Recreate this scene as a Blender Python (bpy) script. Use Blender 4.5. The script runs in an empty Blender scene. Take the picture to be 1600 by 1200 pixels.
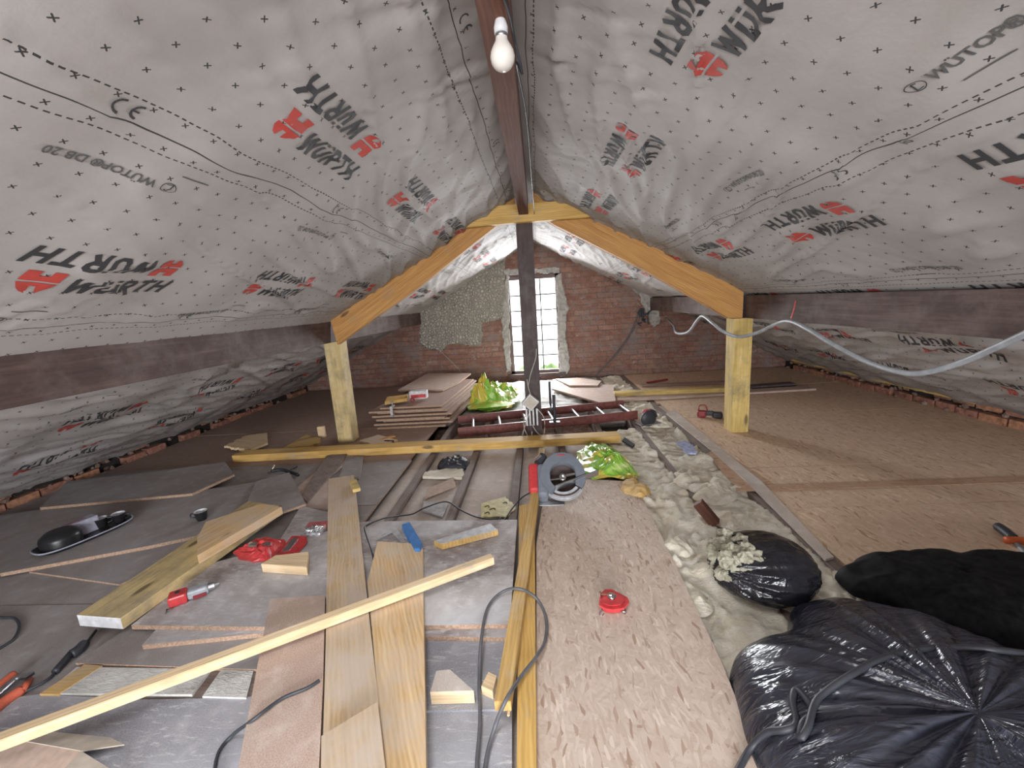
import bpy, bmesh, math, random
from mathutils import Vector, Matrix, noise
random.seed(7)
S = bpy.context.scene
COL = S.collection
# ------------------------------------------------------------------ camera
F = 650.0; H = 1.2
_R = Matrix(((0.9963420561, 0.0509608259, 0.0685966572),
             (0.0573721951, 0.1960041659, -0.9789232851),
             (-0.0633319697, 0.9792779795, 0.1923634593)))
cam_d = bpy.data.cameras.new('camera'); cam = bpy.data.objects.new('camera', cam_d); COL.objects.link(cam)
cam.matrix_world = Matrix.Translation((0, 0, H)) @ _R.to_4x4()
cam_d.sensor_width = 36; cam_d.lens = 36 * F / 1600; cam_d.clip_start = 0.02
S.camera = cam
# ------------------------------------------------------------------ light
S.view_settings.view_transform = 'Standard'; S.view_settings.look = 'None'
S.view_settings.gamma = 1; S.view_settings.use_curve_mapping = False
S.view_settings.exposure = 1.2
W = bpy.data.worlds.new('sky'); S.world = W; W.use_nodes = True
W.node_tree.nodes['Background'].inputs[0].default_value = (0.93, 0.96, 1.0, 1)
W.node_tree.nodes['Background'].inputs[1].default_value = 1.6
def area(name, loc, rot, sx, sy, power, color=(1, 1, 1), spread=math.pi):
    l = bpy.data.lights.new(name, 'AREA'); l.shape = 'RECTANGLE'; l.size = sx; l.size_y = sy
    l.energy = power; l.color = color; l.spread = spread
    o = bpy.data.objects.new(name, l); COL.objects.link(o); o.location = loc; o.rotation_euler = rot
    return o
PI = math.pi
area('gable_daylight', (-0.05, 6.95, 0.95), (-PI/2, 0, 0), 0.9, 1.6, 112, (0.93, 0.96, 1.0))        # outside the gable window, facing in
area('added_top_light', (-0.28, 0.1, 2.06), (0, 0, 0), 0.6, 0.9, 13, (0.93, 0.96, 1.0))          # added overhead light, source unseen, brightens the middle of the floor
area('added_front_fill', (0.0, -2.9, 0.95), (PI/2, 0, 0), 3.0, 1.1, 122, (0.95, 0.97, 1.0))             # added fill behind the camera, shining in through the opening in wall_front

# ------------------------------------------------------------------ pixel helpers (1600x1200 frame)
O = Vector((0, 0, H))
def ray(u, v): return _R @ Vector((u - 800.0, 600.0 - v, -F))
def P(u, v, z=0.0):
    r = ray(u, v); return O + r * ((z - H) / r.z)
def PY(u, v, y):
    r = ray(u, v); return O + r * (y / r.y)

# ------------------------------------------------------------------ materials
class NT:
    def __init__(s, name):
        s.m = bpy.data.materials.new(name); s.m.use_nodes = True; s.t = s.m.node_tree
        s.b = s.t.nodes['Principled BSDF']
    def n(s, typ, props=None, **inp):
        nd = s.t.nodes.new(typ)
        for k, v in (props or {}).items(): setattr(nd, k, v)
        for k, v in inp.items():
            k2 = int(k[1:]) if k[0] == 'i' and k[1:].isdigit() else k.replace('_', ' ')
            s.link(v, nd.inputs[k2])
        return nd
    def link(s, v, sock):
        if isinstance(v, bpy.types.NodeSocket): s.t.links.new(v, sock)
        elif isinstance(v, bpy.types.Node): s.t.links.new(v.outputs[0], sock)
        else:
            if sock.type == 'RGBA' and isinstance(v, (tuple, list)) and len(v) == 3: v = (*v, 1)
            sock.default_value = v
    def obj(s): return s.n('ShaderNodeTexCoord').outputs['Object']
    def mapping(s, vec, scale=(1, 1, 1), rot=(0, 0, 0), loc=(0, 0, 0)):
        return s.n('ShaderNodeMapping', None, Vector=vec, Scale=scale, Rotation=rot, Location=loc).outputs[0]
    def noise(s, vec, scale=5, detail=4, rough=0.55, dist=0.0):
        return s.n('ShaderNodeTexNoise', None, Vector=vec, Scale=scale, Detail=detail, Roughness=rough, Distortion=dist).outputs[0]
    def ramp(s, fac, stops, interp='LINEAR'):
        r = s.n('ShaderNodeValToRGB', None, Fac=fac); r.color_ramp.interpolation = interp
        e = r.color_ramp.elements
        while len(e) < len(stops): e.new(0.5)
        for k, (p, c) in enumerate(stops):
            e[k].position = p; e[k].color = (*c, 1) if len(c) == 3 else c
        return r.outputs[0]
    def mix(s, fac, a, b, mode='MIX'):
        nd = s.n('ShaderNodeMix', {'data_type': 'RGBA', 'blend_type': mode})
        s.link(fac, nd.inputs[0]); s.link(a, nd.inputs[6]); s.link(b, nd.inputs[7]); return nd.outputs[2]
    def math(s, op, a, b=0.0, clamp=False):
        nd = s.n('ShaderNodeMath', {'operation': op, 'use_clamp': clamp}); s.link(a, nd.inputs[0]); s.link(b, nd.inputs[1]); return nd.outputs[0]
    def fin(s, color, rough=0.7, bump=None, bstr=0.3, bdist=0.01, metal=0.0, spec=None):
        s.link(color, s.b.inputs['Base Color']); s.link(rough, s.b.inputs['Roughness']); s.b.inputs['Metallic'].default_value = metal
        if spec is not None: s.b.inputs['Specular IOR Level'].default_value = spec
        if bump is not None:
            bn = s.n('ShaderNodeBump', None, Height=bump, Strength=bstr, Distance=bdist)
            s.t.links.new(bn.outputs[0], s.b.inputs['Normal'])
        return s.m

def m_plain(name, c, rough=0.5, metal=0.0, spec=None, var=0.12, scale=30, bstr=0.1):
    t = NT(name); n = t.noise(t.obj(), scale, 3)
    c2 = tuple(x * (1 - var * 2) for x in c); c3 = tuple(min(1, x * (1 + var)) for x in c)
    return t.fin(t.ramp(n, [(0.3, c2), (0.7, c3)]), rough, n, bstr, 0.003, metal, spec)

def m_pine(name, c1, c2, dust=0.25, dustc=(0.36, 0.34, 0.32), knots=True):
    t = NT(name); o = t.obj()
    rnd = t.n('ShaderNodeObjectInfo').outputs['Random']
    off = t.n('ShaderNodeCombineXYZ', None, X=t.math('MULTIPLY', rnd, 37.0), Y=t.math('MULTIPLY', rnd, 11.0), Z=rnd).outputs[0]
    v = t.n('ShaderNodeVectorMath', {'operation': 'ADD'}); t.link(o, v.inputs[0]); t.link(off, v.inputs[1]); v = v.outputs[0]
    g = t.noise(t.mapping(v, (1.5, 26, 26)), 2.0, 5, 0.6, 0.6)
    w = t.n('ShaderNodeTexWave', {'wave_type': 'BANDS', 'bands_direction': 'Y'}, Vector=t.mapping(v, (0.5, 1, 0.6)), Scale=22, Distortion=7.0, Detail=2, Detail_Scale=0.6).outputs[1]
    f = t.math('ADD', t.math('MULTIPLY', g, 0.86), t.math('MULTIPLY', w, 0.14))
    col = t.ramp(f, [(0.28, tuple(x * 0.72 for x in c1)), (0.5, c1), (0.72, c2)])
    if knots:
        vo = t.n('ShaderNodeTexVoronoi', None, Vector=t.mapping(v, (2.2, 7, 7)), Scale=1.0, Randomness=1.0).outputs['Distance']
        col = t.mix(t.ramp(vo, [(0.07, (1, 1, 1)), (0.13, (0, 0, 0))]), col, tuple(x * 0.30 for x in c1))
    dn = t.noise(v, 5.0, 6, 0.7)
    col = t.mix(t.ramp(dn, [(0.62 - dust * 0.55, (0, 0, 0)), (0.85 - dust * 0.45, (0.85, 0.85, 0.85))]), col, dustc)
    return t.fin(col, 0.75, f, 0.25, 0.003)

def m_osb(name, a=(0.50, 0.38, 0.30), b=(0.64, 0.54, 0.46), d=(0.32, 0.20, 0.14), stretch=1.7):
    t = NT(name); o = t.obj(); col = None; hs = None
    rnd = t.n('ShaderNodeObjectInfo').outputs['Random']
    off = t.n('ShaderNodeCombineXYZ', None, X=t.math('MULTIPLY', rnd, 17.0), Y=t.math('MULTIPLY', rnd, 9.0)).outputs[0]
    vv = t.n('ShaderNodeVectorMath', {'operation': 'ADD'}); t.link(o, vv.inputs[0]); t.link(off, vv.inputs[1]); v = vv.outputs[0]
    wob = t.n('ShaderNodeTexNoise', None, Vector=v, Scale=6.0, Detail=2).outputs[1]
    v2n = t.n('ShaderNodeVectorMath', {'operation': 'MULTIPLY_ADD'}); t.link(wob, v2n.inputs[0]); v2n.inputs[1].default_value = (0.05, 0.05, 0); t.link(v, v2n.inputs[2]); v = v2n.outputs[0]
    layers = []
    for k, (r, sx, sy) in enumerate(((0.3, 14, 60), (-0.75, 15, 60), (1.35, 16, 70), (-1.5, 15, 75))):
        mp = t.mapping(t.mapping(v, (1, 1, 1), (0, 0, r)), (sx * stretch, sy * stretch, 1))
        vo = t.n('ShaderNodeTexVoronoi', {'voronoi_dimensions': '2D'}, Vector=mp, Scale=1.0)
        layers.append(t.n('ShaderNodeSeparateColor', None, Color=vo.outputs['Color']).outputs)
    f = t.math('ADD', t.math('MULTIPLY', layers[0][0], 0.5), t.math('MULTIPLY', layers[1][0], 0.5))
    sel = t.math('GREATER_THAN', layers[2][0], 0.62); f2 = t.n('ShaderNodeMix', None); t.link(sel, f2.inputs[0]); t.link(f, f2.inputs[2]); t.link(layers[2][1], f2.inputs[3])
    sel3 = t.math('GREATER_THAN', layers[3][0], 0.78); f3 = t.n('ShaderNodeMix', None); t.link(sel3, f3.inputs[0]); t.link(f2.outputs[0], f3.inputs[2]); t.link(layers[3][1], f3.inputs[3])
    f = f3.outputs[0]
    col = t.ramp(f, [(0.02, d), (0.14, a), (0.55, tuple((x + y) / 2 for x, y in zip(a, b))), (0.90, b), (0.99, tuple(min(1, x * 1.15) for x in b))])
    col = t.mix(t.math('MULTIPLY', t.noise(v, 1.6, 4, 0.6), 0.45), col, tuple((x + y) / 2 for x, y in zip(a, b)))
    fine = t.noise(t.mapping(t.mapping(v, (1, 1, 1), (0, 0, 0.8)), (30, 160, 1)), 1.0, 2)
    col = t.mix(t.ramp(fine, [(0.60, (0, 0, 0)), (0.75, (0.22, 0.22, 0.22))]), col, d)
    return t.fin(col, 0.72, f, 0.2, 0.002)

def m_chip(name, base=(0.20, 0.165, 0.15), dustc=(0.36, 0.36, 0.37), dust=0.5, scratch=0.0):
    t = NT(name); o = t.obj()
    rnd = t.n('ShaderNodeObjectInfo').outputs['Random']
    off = t.n('ShaderNodeCombineXYZ', None, X=t.math('MULTIPLY', rnd, 23.0), Y=t.math('MULTIPLY', rnd, 5.0)).outputs[0]
    vv = t.n('ShaderNodeVectorMath', {'operation': 'ADD'}); t.link(o, vv.inputs[0]); t.link(off, vv.inputs[1]); v = vv.outputs[0]
    fine = t.noise(v, 260, 2, 0.6); med = t.noise(v, 14, 5, 0.6); big = t.noise(v, 2.2, 6, 0.65, 0.5)
    col = t.ramp(fine, [(0.3, tuple(x * 0.75 for x in base)), (0.7, tuple(x * 1.2 for x in base))])
    lo = 0.68 - dust * 0.45
    col = t.mix(t.ramp(big, [(lo, (0, 0, 0)), (lo + 0.28, (0.9, 0.9, 0.9))]), col, dustc)
    col = t.mix(t.ramp(med, [(0.52, (0, 0, 0)), (0.75, (0.5, 0.5, 0.5))]), col, tuple(x * 1.25 for x in dustc))
    if scratch > 0:
        sc = t.noise(t.mapping(v, (7, 34, 1), (0, 0, 0.7)), 1.6, 6, 0.75, 1.2)
        col = t.mix(t.ramp(sc, [(0.55, (0, 0, 0)), (0.66, (scratch,) * 3)]), col, (0.66, 0.66, 0.66))
    return t.fin(col, 0.8, fine, 0.15, 0.002)

def m_fibre(name, c1, c2, c3, scale=9):
    t = NT(name); o = t.obj()
    n = t.noise(o, scale, 8, 0.7, 1.0); n2 = t.noise(t.mapping(o, (1, 3, 1)), scale * 4, 5, 0.7, 0.5); n3 = t.noise(o, 2.2, 3)
    col = t.ramp(n, [(0.25, c1), (0.5, c2), (0.72, c3)])
    col = t.mix(t.ramp(n3, [(0.55, (0, 0, 0)), (0.7, (0.6, 0.6, 0.6))]), col, tuple(x * y for x, y in zip(c2, (0.86, 0.88, 0.92))))
    return t.fin(col, 0.95, t.math('ADD', n, t.math('MULTIPLY', n2, 0.6)), 0.6, 0.02, spec=0.1)

M = {}
M['pine'] = m_pine('new_pine', (0.62, 0.38, 0.11), (0.74, 0.50, 0.19), 0.14, knots=True)
M['rafter'] = m_pine('treated_pine', (0.50, 0.25, 0.075), (0.62, 0.35, 0.12), 0.12, (0.36, 0.24, 0.14))
M['post'] = m_pine('yellow_pine', (0.62, 0.45, 0.15), (0.76, 0.58, 0.25), 0.22, (0.22, 0.19, 0.13))
M['postd'] = m_pine('stained_yellow_pine', (0.62, 0.47, 0.22), (0.72, 0.58, 0.33), 0.32, (0.20, 0.18, 0.15))
M['pale'] = m_pine('fresh_cut_pine', (0.74, 0.55, 0.33), (0.86, 0.70, 0.50), 0.02, knots=False)
M['batten'] = m_pine('batten_pine', (0.60, 0.38, 0.13), (0.70, 0.49, 0.21), 0.2, (0.55, 0.45, 0.33))
M['plank'] = m_pine('dusty_plank', (0.52, 0.36, 0.19), (0.66, 0.50, 0.30), 0.55, (0.56, 0.46, 0.38))
M['plank2'] = m_pine('clean_plank', (0.66, 0.44, 0.22), (0.78, 0.58, 0.34), 0.40, (0.60, 0.50, 0.40))
M['oldwood'] = m_pine('old_dark_timber', (0.085, 0.05, 0.042), (0.15, 0.095, 0.08), 0.30, (0.17, 0.13, 0.12), knots=False)
M['ridge'] = m_pine('red_brown_timber', (0.14, 0.055, 0.035), (0.20, 0.085, 0.055), 0.15, (0.16, 0.10, 0.09), knots=False)
M['king'] = m_pine('dark_post_timber', (0.085, 0.06, 0.06), (0.13, 0.10, 0.10), 0.2, (0.16, 0.14, 0.14), knots=False)
M['joist'] = m_pine('old_joist', (0.21, 0.15, 0.125), (0.30, 0.23, 0.20), 0.4, (0.30, 0.26, 0.24), knots=False)
M['osb'] = m_osb('osb')
M['osbr'] = m_osb('osb_right', (0.62, 0.43, 0.29), (0.74, 0.57, 0.43), (0.42, 0.25, 0.14), 1.2)
M['osbc'] = m_osb('osb_clean', (0.44, 0.27, 0.17), (0.56, 0.38, 0.26), (0.30, 0.17, 0.10), 1.2)
M['chip'] = m_chip('chipboard_grey', (0.30, 0.26, 0.245), (0.39, 0.38, 0.385), 0.6)
M['chipb'] = m_chip('chipboard_brown', (0.36, 0.25, 0.20), (0.36, 0.31, 0.29), 0.25)
M['chipd'] = m_chip('chipboard_dusty', (0.30, 0.25, 0.235), (0.66, 0.66, 0.68), 0.72, 0.95)
M['chipp'] = m_chip('chipboard_pink', (0.50, 0.37, 0.30), (0.60, 0.52, 0.47), 0.45)
M['greyboard'] = m_chip('grey_sheet', (0.33, 0.33, 0.36), (0.46, 0.46, 0.49), 0.55, 0.8)
M['chipedge'] = m_plain('chipboard_edge', (0.46, 0.31, 0.22), 0.85, var=0.2, scale=120)
M['plaster'] = m_chip('bay_board', (0.52, 0.44, 0.38), (0.66, 0.60, 0.55), 0.55, 0.3)
M['ins'] = m_fibre('mineral_wool', (0.62, 0.53, 0.38), (0.80, 0.74, 0.62), (0.88, 0.85, 0.78))
M['insw'] = m_fibre('white_wool', (0.50, 0.49, 0.46), (0.66, 0.65, 0.62), (0.80, 0.80, 0.78))
M['foam'] = m_fibre('grey_foam', (0.27, 0.25, 0.19), (0.42, 0.40, 0.31), (0.54, 0.52, 0.42), 40)
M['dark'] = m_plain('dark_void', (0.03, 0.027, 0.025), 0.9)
M['black'] = m_plain('black_plastic', (0.018, 0.018, 0.02), 0.35)
M['rubber'] = m_plain('black_rubber', (0.035, 0.037, 0.045), 0.5)
M['red'] = m_plain('red_plastic', (0.60, 0.055, 0.06), 0.32)
M['dred'] = m_plain('dark_red_plastic', (0.25, 0.03, 0.035), 0.4)
M['orange'] = m_plain('orange_plastic', (0.75, 0.16, 0.05), 0.45)
M['salmon'] = m_plain('red_orange_handle', (0.62, 0.14, 0.08), 0.45)
M['chrome'] = m_plain('chrome', (0.8, 0.8, 0.82), 0.15, 1.0, bstr=0.0)
M['steel'] = m_plain('steel', (0.55, 0.56, 0.58), 0.35, 1.0)
M['alu'] = m_plain('grey_cast_metal', (0.20, 0.22, 0.26), 0.45, 0.1, var=0.06)
M['galv'] = m_plain('galvanised_steel', (0.62, 0.63, 0.65), 0.45, 0.5)
M['whitep'] = m_plain('white_plastic', (0.70, 0.70, 0.72), 0.4)
M['bulb'] = m_plain('frosted_bulb_glass', (0.72, 0.68, 0.63), 0.16, var=0.02)
M['blue'] = m_plain('blue_paint', (0.06, 0.20, 0.48), 0.4)
M['lblue'] = m_plain('pale_blue_plastic', (0.45, 0.50, 0.72), 0.35, var=0.25)
M['conduit'] = m_plain('grey_conduit', (0.36, 0.38, 0.41), 0.45)
M['cable'] = m_plain('black_cable', (0.045, 0.05, 0.06), 0.45)
M['cableg'] = m_plain('grey_cable', (0.12, 0.12, 0.13), 0.5)
M['cablew'] = m_plain('pale_cable', (0.50, 0.47, 0.43), 0.5)
M['card'] = m_plain('cardboard', (0.50, 0.38, 0.31), 0.85, var=0.1)
M['cardi'] = m_plain('cardboard_inside', (0.56, 0.50, 0.43), 0.85, var=0.08)
M['frame'] = m_plain('window_frame', (0.17, 0.12, 0.11), 0.6)
M['lead'] = m_plain('dark_bar', (0.05, 0.045, 0.05), 0.6)
M['mortar'] = m_fibre('rough_mortar', (0.30, 0.28, 0.26), (0.48, 0.46, 0.43), (0.66, 0.64, 0.60), 12)
M['ink'] = m_plain('black_ink', (0.045, 0.045, 0.048), 0.8, var=0.05)
M['redink'] = m_plain('red_ink', (0.55, 0.07, 0.055), 0.8, var=0.05)
M['greyink'] = m_plain('grey_ink', (0.12, 0.12, 0.12), 0.8, var=0.05)
M['ladder'] = m_plain('red_oxide_paint', (0.19, 0.055, 0.045), 0.5, var=0.2)
M['leaf'] = m_plain('foliage', (0.16, 0.32, 0.06), 0.8, var=0.4, scale=12)
M['foil'] = m_plain('clear_film', (0.62, 0.63, 0.66), 0.25, 0.3, var=0.3, scale=60)

def m_bagfilm():
    t = NT('black_bin_bag'); o = t.obj()
    w1 = t.noise(t.mapping(o, (2, 9, 4), (0, 0, 0.5)), 3, 3, 0.5, 1.2)
    w2 = t.noise(t.mapping(o, (14, 3, 8), (0, 0, 0.4)), 3, 2, 0.5, 0.8)
    h = t.math('ADD', w1, t.math('MULTIPLY', w2, 0.35))
    return t.fin(t.ramp(w1, [(0.3, (0.008, 0.008, 0.010)), (0.7, (0.018, 0.018, 0.024))]), 0.22, h, 0.55, 0.02, spec=0.6)
M['bag'] = m_bagfilm()
def m_bagthin():
    t = NT('thin_bin_bag'); o = t.obj()
    w1 = t.noise(t.mapping(o, (3, 12, 4), (0, 0, -0.5)), 2.4, 3, 0.5, 1.0)
    return t.fin(t.ramp(w1, [(0.3, (0.022, 0.024, 0.034)), (0.7, (0.045, 0.048, 0.066))]), 0.25, w1, 0.6, 0.025, spec=0.7)
M['bagt'] = m_bagthin()
M['bagm'] = m_plain('matt_black_sack', (0.008, 0.008, 0.009), 0.7, var=0.4, scale=40, spec=0.15)
def m_green():
    t = NT('green_yellow_film'); o = t.obj()
    n = t.noise(o, 5.0, 2, 0.4, 0.5); n2 = t.noise(o, 22, 3, 0.5, 2.0)
    col = t.ramp(n, [(0.38, (0.62, 0.48, 0.07)), (0.44, (0.60, 0.60, 0.10)), (0.47, (0.24, 0.50, 0.05)), (0.60, (0.34, 0.60, 0.09)), (0.66, (0.76, 0.78, 0.40))], 'LINEAR')
    col = t.mix(t.ramp(n2, [(0.66, (0, 0, 0)), (0.70, (1, 1, 1))]), col, (0.06, 0.16, 0.05))
    return t.fin(col, 0.3, t.noise(o, 12, 3, 0.6, 1.0), 0.3, 0.02, spec=0.5)
M['green'] = m_green()
def m_brick(name='gable_brick', z_axis=True, rot=None):
    t = NT(name); o = t.obj()
    sep = t.n('ShaderNodeSeparateXYZ', None, Vector=o).outputs
    src = sep[0] if z_axis else sep[1]
    v = t.n('ShaderNodeCombineXYZ', None, X=src, Y=sep[2]).outputs[0]
    wob = t.n('ShaderNodeTexNoise', None, Vector=o, Scale=5.0, Detail=4).outputs[1]
    vm = t.n('ShaderNodeVectorMath', {'operation': 'MULTIPLY_ADD'}); t.link(wob, vm.inputs[0]); vm.inputs[1].default_value = (0.06, 0.034, 0); t.link(v, vm.inputs[2]); v = vm.outputs[0]
    br = t.n('ShaderNodeTexBrick', {'offset': 0.5}, Vector=v, Color1=(0.42, 0.21, 0.155), Color2=(0.56, 0.34, 0.26), Mortar=(0.28, 0.235, 0.22), Scale=1.0, Mortar_Size=0.007, Mortar_Smooth=0.25, Bias=-0.1, Brick_Width=0.235, Row_Height=0.080)
    n = t.noise(o, 3.0, 8, 0.7); n2 = t.noise(o, 14, 5, 0.7); n3 = t.noise(o, 45, 4, 0.7)
    col = t.mix(t.ramp(n2, [(0.35, (0.8, 0.8, 0.8)), (0.65, (0, 0, 0))]), br.outputs[0], (0.30, 0.15, 0.12))
    col = t.mix(t.ramp(n, [(0.49, (0, 0, 0)), (0.66, (0.85, 0.85, 0.85))]), col, (0.36, 0.31, 0.29))
    col = t.mix(t.ramp(t.noise(t.mapping(o, (4, 4, 14)), 1.0, 5, 0.7), [(0.55, (0, 0, 0)), (0.68, (0.7, 0.7, 0.7))]), col, (0.50, 0.30, 0.22))
    col = t.mix(t.ramp(t.noise(o, 8.5, 6, 0.75), [(0.60, (0, 0, 0)), (0.68, (0.8, 0.8, 0.8))]), col, (0.54, 0.49, 0.43))
    hgt = t.math('ADD', t.math('SUBTRACT', 1.0, br.outputs[1]), t.math('MULTIPLY', t.math('ADD', n2, n3), 0.8))
    return t.fin(col, 0.9, hgt, 1.0, 0.035, spec=0.2)
M['brick'] = m_brick()
M['bricky'] = m_plain('old_brick', (0.36, 0.17, 0.12), 0.9, var=0.3, scale=25, bstr=0.5)
M['brickr'] = m_plain('orange_brick', (0.45, 0.22, 0.13), 0.9, var=0.25, scale=25, bstr=0.5)
M['rubble'] = m_fibre('mortar_rubble', (0.10, 0.075, 0.065), (0.26, 0.17, 0.13), (0.40, 0.36, 0.33), 16)

def m_membrane(name, solids, dashes, gy, gx):
    """breather membrane: UV = metres along the ridge, horizontal metres from the ridge"""
    t = NT(name)
    uv = t.n('ShaderNodeTexCoord').outputs['UV']; o = t.obj()
    s = t.n('ShaderNodeSeparateXYZ', None, Vector=uv).outputs; U, Vv = s[0], s[1]
    n = t.noise(o, 1.8, 4, 0.6); n2 = t.noise(o, 60, 3, 0.7)
    col = t.ramp(n, [(0.3, (0.41, 0.385, 0.375)), (0.55, (0.49, 0.465, 0.455)), (0.75, (0.53, 0.53, 0.54))])
    col = t.mix(t.math('MULTIPLY', n2, 0.16), col, (0.26, 0.24, 0.23))
    mask = None
    def orr(a, b): return b if a is None else t.math('MAXIMUM', a, b)
    # printed crosses
    a = t.math('SUBTRACT', t.math('FRACT', t.math('DIVIDE', t.math('ADD', U, 20 + gy), 0.083)), 0.5)
    b = t.math('SUBTRACT', t.math('FRACT', t.math('DIVIDE', t.math('ADD', Vv, 20 + gx), 0.0695)), 0.5)
    aa = t.math('ABSOLUTE', a); bb = t.math('ABSOLUTE', b)
    near = t.math('LESS_THAN', t.math('MAXIMUM', aa, bb), 0.075)
    diag = t.math('LESS_THAN', t.math('ABSOLUTE', t.math('SUBTRACT', aa, bb)), 0.028)
    cr = t.math('MULTIPLY', near, diag)
    for sv in solids + dashes:   # no crosses inside the lap band
        pass
    mask = orr(mask, cr)
    wv = t.math('MULTIPLY', t.math('SUBTRACT', t.noise(t.mapping(o, (1, 1, 1)), 3.0, 2), 0.5), 0.03)
    Vw = t.math('ADD', Vv, wv)
    for sv in solids:
        mask = orr(mask, t.math('LESS_THAN', t.math('ABSOLUTE', t.math('SUBTRACT', Vw, sv)), 0.0016))
    dash = t.math('LESS_THAN', t.math('FRACT', t.math('DIVIDE', t.math('ADD', U, 20), 0.020)), 0.6)
    for sv in dashes:
        mask = orr(mask, t.math('MULTIPLY', dash, t.math('LESS_THAN', t.math('ABSOLUTE', t.math('SUBTRACT', Vw, sv)), 0.0018)))
    col = t.mix(mask, col, (0.06, 0.06, 0.06))
    return t.fin(col, 0.75, t.noise(o, 25, 5, 0.6), 0.12, 0.01, spec=0.15)
SOL_L, DAS_L = [0.135, 0.79, 1.56], [0.02, 0.19, 0.735, 0.83, 1.51, 1.60]
SOL_R, DAS_R = [0.012, 0.952, 1.62], [0.035, 0.925, 1.0, 1.59, 1.66]
M['memL'] = m_membrane('membrane_left', SOL_L, DAS_L, 0.0, 0.0)
M['memR'] = m_membrane('membrane_right', SOL_R, DAS_R, 0.03, 0.02)

# ------------------------------------------------------------------ mesh builder
def tag(o, label=None, cat=None, group=None, kind=None):
    if label: o['label'] = label
    if cat: o['category'] = cat
    if group: o['group'] = group
    if kind: o['kind'] = kind
    return o
class MB:
    def __init__(s): s.v = []; s.f = []; s.mi = []; s.sm = []
    def add(s, vs, fs, mi=0, T=None, smooth=False):
        k = len(s.v)
        s.v += [tuple(T @ Vector(p)) if T else tuple(p) for p in vs]
        s.f += [tuple(i + k for i in f) for f in fs]; s.mi += [mi] * len(fs); s.sm += [smooth] * len(fs); return s
    def box(s, x0, x1, y0, y1, z0, z1, mi=0, T=None, bev=0.0):
        if bev <= 0:
            vs = [(x, y, z) for z in (z0, z1) for x, y in ((x0, y0), (x1, y0), (x1, y1), (x0, y1))]
            return s.add(vs, [(3, 2, 1, 0), (4, 5, 6, 7), (0, 1, 5, 4), (1, 2, 6, 5), (2, 3, 7, 6), (3, 0, 4, 7)], mi, T)
        bm = bmesh.new(); bmesh.ops.create_cube(bm, size=1)
        for v in bm.verts: v.co = Vector(((x0 + x1) / 2 + v.co.x * (x1 - x0), (y0 + y1) / 2 + v.co.y * (y1 - y0), (z0 + z1) / 2 + v.co.z * (z1 - z0)))
        bmesh.ops.bevel(bm, geom=list(bm.edges), offset=bev, segments=2, affect='EDGES', profile=0.5)
        return s.bm(bm, mi, T)
    def bm(s, bm, mi=0, T=None, smooth=False):
        bm.verts.index_update()
        s.add([v.co[:] for v in bm.verts], [[v.index for v in f.verts] for f in bm.faces], mi, T, smooth); bm.free(); return s
    def prism(s, pts, z0, z1, mi=0, T=None, side=None):
        n = len(pts)
        if sum(pts[i][0] * pts[(i + 1) % n][1] - pts[(i + 1) % n][0] * pts[i][1] for i in range(n)) < 0: pts = pts[::-1]
        vs = [(p[0], p[1], z0) for p in pts] + [(p[0], p[1], z1) for p in pts]
        s.add(vs, [tuple(range(n))[::-1], tuple(range(n, 2 * n))], mi, T)
        s.add(vs, [(i, (i + 1) % n, n + (i + 1) % n, n + i) for i in range(n)], mi if side is None else side, T); return s
    def cyl(s, p0, p1, r0, r1=None, n=14, mi=0, T=None):
        r1 = r0 if r1 is None else r1
        p0 = Vector(p0); p1 = Vector(p1); d = (p1 - p0).normalized(); a = d.orthogonal().normalized(); b = d.cross(a)
        vs = []
        for p, r in ((p0, r0), (p1, r1)):
            vs += [tuple(p + a * (r * math.cos(2 * PI * i / n)) + b * (r * math.sin(2 * PI * i / n))) for i in range(n)]
        s.add(vs, [(i, (i + 1) % n, n + (i + 1) % n, n + i) for i in range(n)], mi, T, True)
        s.add(vs, [tuple(range(n))[::-1], tuple(range(n, 2 * n))], mi, T); return s
    def lathe(s, prof, n=24, mi=0, T=None):
        vs = [(r * math.cos(2 * PI * i / n), r * math.sin(2 * PI * i / n), z) for r, z in prof for i in range(n)]
        fs = [(k * n + i, k * n + (i + 1) % n, (k + 1) * n + (i + 1) % n, (k + 1) * n + i) for k in range(len(prof) - 1) for i in range(n)]
        s.add(vs, fs, mi, T, True); return s
    def tube(s, path, r, n=8, mi=0, T=None, sub=6):
        P_ = [Vector(p) for p in path]
        if sub > 1 and len(P_) > 2:
            q = []
            for i in range(len(P_) - 1):
                a = P_[max(i - 1, 0)]; b = P_[i]; c = P_[i + 1]; d = P_[min(i + 2, len(P_) - 1)]
                for k in range(sub):
                    t = k / sub
                    q.append(0.5 * ((2 * b) + (c - a) * t + (2 * a - 5 * b + 4 * c - d) * t * t + (3 * b - a - 3 * c + d) * t ** 3))
            q.append(P_[-1]); P_ = q
        vs = []; up = Vector((0, 0, 1)); m = len(P_)
        for i, p in enumerate(P_):
            d = (P_[min(i + 1, m - 1)] - P_[max(i - 1, 0)])
            d = d.normalized() if d.length > 1e-9 else Vector((1, 0, 0))
            a = d.cross(up)
            if a.length < 0.05: a = d.cross(Vector((1, 0, 0)))
            a.normalize(); b = d.cross(a)
            vs += [tuple(p + a * (r * math.cos(2 * PI * k / n)) + b * (r * math.sin(2 * PI * k / n))) for k in range(n)]
        fs = [(i * n + k, i * n + (k + 1) % n, (i + 1) * n + (k + 1) % n, (i + 1) * n + k) for i in range(m - 1) for k in range(n)]
        s.add(vs, fs + [tuple(range(n)), tuple(range((m - 1) * n, m * n))[::-1]], mi, T, True); return s
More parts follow.
